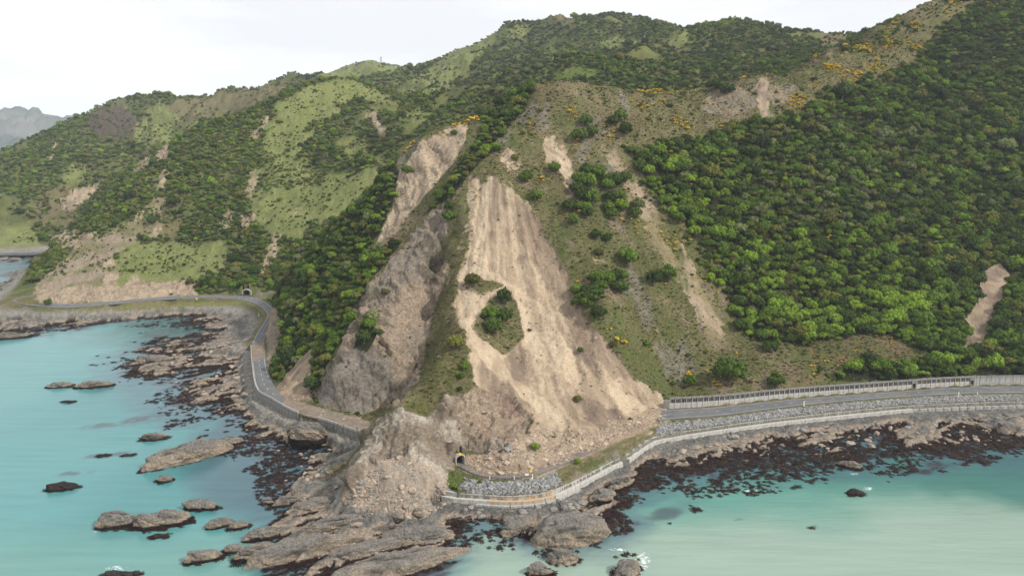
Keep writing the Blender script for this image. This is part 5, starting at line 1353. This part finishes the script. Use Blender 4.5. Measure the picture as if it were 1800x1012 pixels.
ROCKS = [(267, 627, 62, 13, 3, 'long pale rock lying alone in the green bay', .0), (106, 677, 40, 9, 2, 'flat rock farthest out in the left water, beside a longer one', .1), (165, 676, 56, 12, 4, 'long flat rock right of a smaller one far out in the left water', .05),
    (120, 705, 20, 5, 1, 'small dark rock below the two flat rocks in the left water', .9), (270, 767, 40, 13, 4, 'low tan rock by itself between the shore and open water', .1), (290, 842, 24, 12, 1, 'small round pale rock below the long ridge rock', 0),
    (110, 855, 48, 14, 5, 'black low rock with white foam at its tip', .95), (335, 797, 120, 34, 36, 'long ridge-shaped rock running up toward the shore', 0), (400, 776, 46, 16, 6, 'rounded rock touching the upper end of the long ridge rock', 0),
    (210, 915, 62, 27, 8, 'left one of the two big domed rocks with dark skirts', 0), (286, 913, 92, 31, 10, 'largest domed rock in the left water with dark weed skirt', 0), (355, 887, 52, 19, 2, 'flat-topped tan rock above the pair of small rocks', 0),
    (388, 921, 36, 15, 7, 'small pointed rock left of a similar one near the point', .1), (421, 923, 30, 13, 6, 'small pointed rock right of a similar one near the point', .1), (362, 976, 52, 24, 10, 'tan wedge rock in the lower left water', 0), (412, 964, 30, 16, 4, 'small block between two tan wedge rocks', 0),
    (452, 970, 62, 30, 18, 'grey ribbed wedge rock at the lower tip of the platform', 0), (463, 939, 50, 22, 10, 'tan rock just above the grey ribbed wedge', 0), (212, 1008, 62, 12, 2, 'dark awash rock with foam at the bottom edge', .85), (180, 800, 15, 5, 1, 'tiny black rock showing in open water', .95),
    (225, 799, 16, 5, 1, 'tiny black rock right of another in open water', .95), (355, 893, 16, 6, 1, 'small dark stone under the flat-topped tan rock', .9), (280, 941, 28, 8, 2, 'dark awash stone below the largest domed rock', .95),
    (548, 950, 150, 52, 42, 'broad tilted grey slab at the lower left of the platform', 0), (690, 985, 215, 58, 52, 'largest tilted slab at the bottom of the platform', 0), (640, 962, 120, 30, 30, 'narrow tan slab between the two broad tilted slabs', 0), (560, 880, 90, 26, 24, 'tilted grey slab under the debris fan edge', 0), (590, 915, 80, 22, 20, 'low tan slab beside the debris fan foot', 0),
    (740, 935, 120, 34, 14, 'long dark grey slab below the debris fan', 0), (505, 880, 44, 16, 8, 'tan block at the outer edge of the platform', .1), (470, 880, 24, 12, 2, 'pale boulder in the weed off the platform', 0), (600, 818, 38, 36, 6, 'domed rock stack with olive top beside the nose', .0),
    (1000, 918, 132, 66, 16, 'biggest square-edged rock mass below the curved sea wall', 0), (915, 916, 54, 38, 20, 'leaning grey slab left of the biggest rock mass', 0), (993, 975, 46, 36, 4, 'rounded grey rock ringed by weed in pale water', 0), (950, 1001, 40, 24, 4, 'rock at the bottom edge left of the rounded grey one', 0), (1101, 995, 38, 40, 18, 'upright tan rock with white surf beside it', 0),
    (1502, 864, 26, 15, 1, 'dark weed-covered rock alone off the right shore', .9), (1494, 817, 30, 14, -8, 'pale rock at the tip of the weed off the right shore', .05), (1090, 850, 50, 22, 14, 'tan rock cluster block beside the dark weed bank', 0), (1060, 872, 44, 24, 8, 'tan rock left of the cluster block by the weed bank', 0), (1775, 748, 42, 36, 2, 'big pale pink boulder at the right end of the shore', 0),
    (700, 902, 20, 13, 1, 'single pale boulder at the lower rim of the debris fan', 0), (735, 893, 18, 16, 1, 'orange-tan boulder on the lower debris fan', 0), 
    (538, 748, 74, 24, -8, 'smooth grey rock dome breaking the left parapet', 0), (20, 590, 56, 12, 4, 'dark flat rock off the far bay tip', .3), (55, 588, 20, 5, 1, 'tiny dark rock off the far bay tip', .8)]
ROCK_RINGS = []
for k_, (u, v, w, h, rise, lab, dk_) in enumerate(ROCKS):
    b0 = PZ(u, v + h * .28, 0.0)
    gz = max(ground(b0[0], b0[1]), 0)
    b0 = PZ(u, v + h * .28, gz); D_ = math.hypot(b0[1], CAM_H - gz); pm = D_ / F_PX
    dep = (CAM_H - gz) / D_
    dxw = w * pm; dyw = rise * pm / dep
    L_ = math.hypot(dxw, dyw); rzz = math.atan2(dyw, dxw) + random.uniform(-.06, .06)
    Wd = min(L_ * .55, max(h - abs(rise) * .6, h * .45) * pm / dep * .6); Wd = max(Wd, L_ * .2)
    Hh = max(.7, min((h * pm - Wd * dep * .45) * 1.15, L_ * .5)); 
    if h > 50: Hh = max(Hh, 3.0)
    me_ = sea_rock('rock', L_, Wd, Hh, 200 + k_, 4 if w > 40 else 3, dk_, .38 if gz < .6 and h < 34 and 'parapet' not in lab else -1.4, -1 if 'olive' in lab else .5)
    o = new('rock', me_, loc=(b0[0], b0[1], gz - (.12 if gz < .3 else .35 * Hh)))
    o.rotation_euler = (0, 0, rzz)
    tag(o, lab, 'rock', 'rocks along the shore')
    if gz < .5: ROCK_RINGS.append((b0[0], b0[1], L_, Wd, rzz))

def stone_mesh(name, seed, material, sub=1):
    v_, f_ = ICO2 if sub == 2 else ICO1
    r0 = np.random.default_rng(seed); P_ = v_ * r0.uniform(.75, 1.2, (len(v_), 1)) * np.array([1, r0.uniform(.65, .95), r0.uniform(.5, .8)])
    return mesh_py(name, P_, [tuple(t_) for t_ in f_], [material])
M_ST = {'tan': mat('tan_stone', (.25, .195, .145), tint2=(.32, .255, .195), scale=.8, var=.2, rnd=.28), 'grey': mat('grey_stone', (.145, .138, .126), tint2=(.205, .195, .175), scale=.8, var=.2, rnd=.3),
        'pale': mat('quarried_stone', (.165, .165, .162), tint2=(.24, .237, .23), scale=.8, var=.2, rnd=.35), 'pink': mat('wave_washed_stone', (.27, .215, .17), tint2=(.21, .175, .148), scale=.8, var=.2, rnd=.22)}
st_me = {k_: [stone_mesh('stone', 300 + 7 * i_ + len(k_), m_) for i_ in range(4)] for k_, m_ in M_ST.items()}
bo_me = {k_: [stone_mesh('boulder', 400 + 7 * i_ + len(k_), m_, 2) for i_ in range(4)] for k_, m_ in M_ST.items()}
def stones(name, a_, b_, z_, sz, kind, label, cat, sink=.15, squash=1.0):
    n_ = len(a_)
    scatter(name, np.stack([a_, b_, z_ - sink * sz], 1), np.stack([sz, sz, sz * squash], 1), r_.uniform(-.5, .5, (n_, 3)) + np.stack([np.zeros(n_), np.zeros(n_), r_.uniform(0, 6.28, n_)], 1), r_.integers(0, 4, n_), 'stone', st_me[kind], label, cat)
# riprap bank between road edge and sea wall
def between(lineA, lineB, n_, f0=.05, f1=.95):
    A_, B_ = even(lineA, lineB, 240); t_ = r_.uniform(0, 238.9, n_); f_ = r_.uniform(f0, f1, n_); i_ = t_.astype(int); q_ = t_ - i_
    Aa = np.array([p_[:] for p_ in A_]); Bb = np.array([p_[:] for p_ in B_])
    pa_ = Aa[i_] * (1 - q_)[:, None] + Aa[i_ + 1] * q_[:, None]; pb_ = Bb[i_] * (1 - q_)[:, None] + Bb[i_ + 1] * q_[:, None]
    return pa_ * (1 - f_)[:, None] + pb_ * f_[:, None]
wt_right = [p_ for p_ in wtop_w if p_[0] > PZ(1140, 770, WT)[0] - .1]
rp = between(rout_w, wt_right, 8000, .30, .93)
pp_ = between(pout_w[1:7], wtop_w[1:6], 1500, .25, .95)
rp = np.concatenate([rp, pp_])
sz = np.exp(r_.normal(-.78, .33, len(rp)))
gz_ = np.maximum(lookup(rp[:, 0], rp[:, 1], gZ)[0], rp[:, 2] - 1.2)
stones('riprap', rp[:, 0], rp[:, 1], gz_ + .25 * sz, sz, 'pale', 'pale grey riprap stones banked between the road and sea wall', 'riprap', 0)
# rubble of the slide, the nose and the shore
def rubble(poly, n_, mu, sg, kind, name, label, cat, y1=430, sink=.2):
    pp = np.array(poly, float); u_ = r_.uniform(pp[:, 0].min(), pp[:, 0].max(), n_ * 3); v_ = r_.uniform(pp[:, 1].min(), pp[:, 1].max(), n_ * 3)
    k_ = in_poly(u_, v_, pp); u_, v_ = u_[k_][:n_], v_[k_][:n_]
    P_ = np.array([hit(a_, b_)[:] for a_, b_ in zip(u_, v_)])
    sz = np.clip(np.exp(r_.normal(mu, sg, len(P_))), .12, 1.6)
    stones(name, P_[:, 0], P_[:, 1], P_[:, 2], sz, kind, label, cat, sink)
rubble(P_FAN, 1300, -1.15, .5, 'grey', 'rubble', 'grey-brown stones of the debris fan on the nose', 'rubble')
rubble(P_FAN, 1100, -1.05, .5, 'tan', 'rubble', 'tan rubble of the debris fan on the nose', 'rubble')
rubble([(820, 815), (860, 790), (900, 775), (950, 750), (1010, 760), (1080, 745), (1160, 725), (1175, 742), (1100, 765), (1000, 812), (930, 832), (850, 836)], 2200, -.8, .55, 'tan', 'rubble', 'loose rubble along the foot of the slide', 'rubble')
rubble([(830, 420), (900, 400), (960, 450), (1020, 560), (1100, 660), (1160, 720), (1060, 760), (960, 700), (880, 640), (810, 560)], 700, -1.25, .45, 'tan', 'rubble', 'small stones scattered over the pale slide', 'rubble')
rubble([(490, 690), (530, 650), (552, 640), (548, 705), (500, 705)], 120, -1.0, .4, 'tan', 'rubble', 'stones on the small scree beside the left road', 'rubble', 520)
rubble([(560, 715), (640, 735), (650, 765), (600, 748), (530, 722)], 260, -.9, .4, 'tan', 'rubble', 'rubble spilled over the left road', 'rubble', 520)
a_, b_ = jitter_grid(-190, 300, 215, 560, 1.25, r_)
z_, = lookup(a_, b_, gZ); u_, v_ = project(a_, b_, z_)
nn = fbm(a_, b_, 10, 3, 181)
base_ok = (z_ > .35) & (z_ < 3.9) & (u_ > -40) & (u_ < 1840) & (v_ < 1040)
okb = base_ok & (r_.random(len(a_)) < .22 + .55 * nn)
hi_ = z_ + .4 * nn > 1.5
for kind, sel, lab in (('grey', okb & hi_, 'grey boulders strewn over the upper shore platform'), ('pink', okb & ~hi_, 'tan wave-washed boulders along the lower shore')):
    sz = np.clip(np.exp(r_.normal(-.5, .45, sel.sum())), .2, 2.0)
    stones('shore_stones', a_[sel], b_[sel], z_[sel], sz, kind, lab, 'stones', .25, .8)
# larger boulders are things of their own
BZ = [(P_FAN, 26, 'tan', .75, 'tan boulder on the debris fan below the nose', 'boulders on the debris fan'), ([(820, 818), (870, 790), (930, 770), (960, 790), (940, 830), (860, 834)], 26, 'tan', 1.0, 'angular boulder on the road at the slide foot', 'boulders on the buried road'),
      ([(960, 780), (1040, 740), (1120, 720), (1150, 735), (1060, 775), (990, 812)], 14, 'tan', .75, 'boulder near the right edge of the slide foot', 'boulders near the right slide edge'), ([(1180, 800), (1300, 775), (1450, 762), (1600, 752), (1750, 745), (1750, 775), (1500, 790), (1300, 800), (1180, 818)], 44, 'pink', 1.1, 'tan wave-washed boulder on the right shore', 'boulders on the right shore'),
      ([(1220, 775), (1400, 752), (1600, 738), (1780, 728), (1780, 742), (1600, 752), (1400, 768), (1240, 790)], 34, 'grey', 1.0, 'grey boulder on the upper right shore', 'grey boulders on the upper right shore'), ([(300, 620), (400, 600), (430, 660), (450, 710), (380, 720), (280, 660)], 40, 'pink', 1.1, 'tan boulder on the left shore platform', 'boulders on the left platform'),
      ([(480, 780), (600, 780), (600, 870), (520, 900), (500, 840)], 24, 'pink', 1.0, 'tan boulder among the weed pools left of the nose', 'boulders left of the nose'), ([(800, 885), (900, 890), (1000, 880), (1080, 850), (1000, 905), (880, 910), (800, 915)], 22, 'grey', 1.1, 'grey boulder at the foot of the curved sea wall', 'boulders under the curved sea wall'), ([(560, 930), (780, 900), (780, 950), (600, 990)], 14, 'pink', 1.0, 'tan boulder between the tilted slabs', 'boulders between the slabs')]
for poly, n_, kind, sz0, lab, grp in BZ:
    pp = np.array(poly, float); got = 0; tries = 0
    while got < n_ and tries < 5000:
        tries += 1
        u_ = r_.uniform(pp[:, 0].min(), pp[:, 0].max()); v_ = r_.uniform(pp[:, 1].min(), pp[:, 1].max())
        if not in_poly(np.array([u_]), np.array([v_]), pp)[0]: continue
        p_ = hit(u_, v_); s_ = float(np.clip(sz0 * math.exp(r_.normal(0, .3)), .5, 2.2))
        o = bpy.data.objects.new('boulder', bo_me[kind][got % 4]); o.location = (p_.x, p_.y, p_.z + .12 * s_); o.scale = (s_ * r_.uniform(.85, 1.3), s_, s_ * r_.uniform(.75, 1.05)); o.rotation_euler = (r_.uniform(-.3, .3), r_.uniform(-.3, .3), r_.uniform(0, 6.28))
        tag(link(o), lab, 'boulder', grp); got += 1

# ------------------------------------------------------------------ kelp
def kelp_geo(seed, n_=34):
    r0 = np.random.default_rng(seed); V_, F_ = [], []
    for k_ in range(n_):
        an = r0.uniform(0, 6.283); p_ = np.array([r0.normal() * .35, r0.normal() * .35, 0]); d_ = np.array([math.cos(an), math.sin(an), 0]); w_ = r0.uniform(.03, .075)
        sd = np.array([-d_[1], d_[0], 0]) * w_; hh = r0.uniform(.06, .34); ln = r0.uniform(.35, .9)
        st = [p_ + d_ * ln * t_ + np.array([0, 0, hh * math.sin(t_ * 3.0) + .02]) + sd * 3 * math.sin(t_ * 5 + k_) for t_ in (0, .35, .7, 1.0)]
        i_ = len(V_)
        for q_ in st: V_ += [q_ - sd, q_ + sd + np.array([0, 0, .03])]
        F_ += [(i_ + 2 * j_, i_ + 2 * j_ + 1, i_ + 2 * j_ + 3, i_ + 2 * j_ + 2) for j_ in range(3)]
    return np.array(V_), F_
M_KELP = [mat('kelp_%d' % i_, c_, rough=.6, spec=.12, tint2=d_, scale=3, rnd=.3) for i_, (c_, d_) in enumerate((((.020, .010, .008), (.032, .015, .011)), ((.014, .008, .008), (.022, .012, .011)), ((.036, .018, .011), (.055, .03, .016))))]
kelp_me = [mesh_py('kelp', *kelp_geo(70 + s_), [M_KELP[t_]]) for t_ in range(3) for s_ in range(2)]
a_, b_ = jitter_grid(-420, 330, 205, 900, 1.35, r_)
keepk = (b_ < 640) | (r_.random(len(a_)) < .5)
a_, b_ = a_[keepk], b_[keepk]
z_, = lookup(a_, b_, gZ); u_, v_ = project(a_, b_, np.maximum(z_, 0))
pq = a_ * cS + b_ * sS; qq = -a_ * sS + b_ * cS
nk = fbm(pq * .35, qq, 7, 3, 191) + .3 * fbm(a_, b_, 3, 2, 192)
onrock = sstep(.95, .5, z_ + .35 * nk) * sstep(-1.3, -.5, z_)
# weed banks that float just off the rocks
bank = sstep(.12, .42, nk + .45 * sstep(-3.2, -.8, z_) - .28) * sstep(-3.6, -1.6, z_) * sstep(.75, .35, z_)
extra = np.zeros(len(a_))
for bu, bv, bw, bh, den in ((1250, 822, 130, 16, 1.0), (1130, 842, 60, 22, 1.0), (1400, 806, 140, 12, 1.0), (1600, 796, 150, 12, 1.0), (1760, 780, 80, 12, 1.0), (1250, 850, 110, 22, .75), (1360, 838, 120, 20, .7), (1150, 838, 90, 28, .85), (1570, 822, 110, 14, .6), (1420, 820, 120, 12, .8), (1670, 806, 110, 14, .8), (1240, 868, 60, 10, .5), (1340, 866, 40, 8, .55), (880, 945, 50, 22, .5), (1045, 935, 26, 30, .6), (900, 900, 60, 10, .6),
                            (500, 850, 55, 50, .8), (560, 985, 80, 18, .6), (490, 820, 60, 36, .7), (440, 790, 60, 22, .6), (310, 710, 50, 24, .6), (260, 640, 50, 14, .6), (560, 820, 40, 40, .6), (1225, 893, 16, 6, .9), (1418, 928, 16, 4, .8), (1170, 915, 20, 5, .5), (390, 572, 60, 12, 1.0), (330, 562, 70, 8, .9), (300, 572, 80, 5, .5), (380, 590, 40, 8, .8), (60, 470, 70, 7, .5), (100, 462, 50, 5, .6), (1110, 985, 24, 22, .6)):
    e = ((u_ + 16 * nk - bu) / bw) ** 2 + ((v_ + 6 * nk - bv) / bh) ** 2
    extra = np.maximum(extra, den * sstep(1.25, .3, e) * sstep(-.35, .25, nk + .1))
pk = np.maximum(np.maximum(onrock * .9, bank * .55 * (u_ > 560) + bank * .28 * (u_ <= 560)), extra * (z_ < .8))
ok = (r_.random(len(a_)) < pk) & (u_ > -40) & (u_ < 1840) & (v_ < 1050)
a_, b_, z_ = a_[ok], b_[ok], z_[ok]
for x_, y_, L_, Wd, rzz in ROCK_RINGS:                      # weed skirts round the rocks
    n_ = int(3 + (L_ + Wd) * 1.5); th = r_.uniform(0, 6.283, n_); rr_ = r_.uniform(.9, 1.12, n_)
    ex, ey = np.cos(th) * (L_ / 2 * rr_ + .3), np.sin(th) * (Wd / 2 * rr_ + .3)
    a_ = np.append(a_, x_ + ex * math.cos(rzz) - ey * math.sin(rzz)); b_ = np.append(b_, y_ + ex * math.sin(rzz) + ey * math.cos(rzz)); z_ = np.append(z_, np.zeros(n_))
sz = np.exp(r_.normal(.05, .3, len(a_)))
print('kelp', len(a_))
scatter('kelp', np.stack([a_, b_, np.maximum(z_, -.02)], 1), np.stack([sz, sz, sz * .8], 1), np.stack([0 * sz, 0 * sz, r_.uniform(0, 6.28, len(sz))], 1), np.where(r_.random(len(sz)) < .5, 0, np.where(r_.random(len(sz)) < .75, 1, 2)) * 2 + r_.integers(0, 2, len(sz)), 'kelp', kelp_me,
        'dark red-brown bull kelp fringing the rocks and floating offshore', 'kelp')

# ------------------------------------------------------------------ far mountains
mu = np.linspace(-700, 700, 260); mk = np.linspace(0, 1, 40)
ridge_px = np.interp(mu, [-700, -400, -200, -60, 0, 35, 70, 95, 118, 128, 180, 300, 700], [215, 205, 210, 206, 198, 194, 200, 203, 212, 205, 215, 235, 250])
MY = 7200.0
V_ = []
for kk in mk:
    for u_, v_ in zip(mu, ridge_px):
        x_, y_, z_ = PY(u_, v_, MY)
        V_.append((x_ * (1 - .25 * (1 - kk)), MY - 2600 * (1 - kk), z_ * kk ** 1.25))
for kk in (.5, 1.0):
    for u_, v_ in zip(mu, ridge_px):
        x_, y_, z_ = PY(u_, v_, MY); V_.append((x_ * (1 + .1 * kk), MY + 1500 * kk, z_ * (1 - kk * .9)))
V_ = np.array(V_)
kk_ = np.clip(np.concatenate([np.repeat(mk, 260), np.repeat([.5, .1], 260)]), 0, 1)
V_[:, 2] += (fbm(V_[:, 0], V_[:, 1] * .6, 520, 6, 201, ridged=True, gain=.6) * 300 - 60) * np.sin(np.clip(kk_, 0, 1) * 3.14) ** .7
mm_ = mesh_np('mountains', V_, grid_quads(42, 260)); mm_.materials.append(mat('mountain_slopes', (.13, .125, .115), rough=1, spec=.05, tint2=(.04, .055, .045), scale=.0035, var=.3, bump=.5, bscale=.01, bdist=20))
mo = new('mountains', mm_); mo['kind'] = 'structure'

# ------------------------------------------------------------------ haze
hz_me = boxes('haze', [(-14000, 14000, -400, 11500, -20, 520)], [])
hz = new('haze', hz_me)
m = bpy.data.materials.new('sea_haze'); m.use_nodes = True; t = m.node_tree; t.nodes.clear()
no = t.nodes.new('ShaderNodeOutputMaterial'); pv = t.nodes.new('ShaderNodeVolumePrincipled')
pv.inputs['Color'].default_value = (.86, .93, 1.0, 1); pv.inputs['Density'].default_value = 6.0e-5; pv.inputs['Anisotropy'].default_value = .2
t.links.new(pv.outputs[0], no.inputs['Volume'])
hz_me.materials.append(m)
tag(hz, 'thin bluish sea haze softening the far hills and mountains', 'haze', kind='stuff')

# ------------------------------------------------------------------ labels: name the ones that stand out in each look-alike group
shared = {}
for o in list(scene.objects):
    if o.parent is None and o.get('category') in ('boulder', 'tree'): shared.setdefault(o['label'], []).append(o)
for lab, obs in shared.items():
    if len(obs) < 2: continue
    uv = [project(o.location.x, o.location.y, o.location.z) for o in obs]
    szs = [o.scale[0] * F_PX / o.location.y for o in obs]
    left = list(range(len(obs)))
    for word, key in (('largest', lambda i: -szs[i]), ('leftmost', lambda i: uv[i][0]), ('rightmost', lambda i: -uv[i][0]), ('highest placed', lambda i: uv[i][1]), ('lowest placed', lambda i: -uv[i][1]), ('smallest', lambda i: szs[i])):
        if len(left) < 2: break
        k_ = min(left, key=key); left.remove(k_)
        obs[k_]['label'] = word + ' ' + lab
    # a second look-alike row reads from left to right where only a few remain
    if 1 < len(left) <= 6 and len(lab.split()) <= 9:
        for n_, k_ in enumerate(sorted(left, key=lambda i: uv[i][0])): obs[k_]['label'] = ('first', 'second', 'third', 'fourth', 'fifth', 'sixth')[n_] + ' from left among the other ' + lab
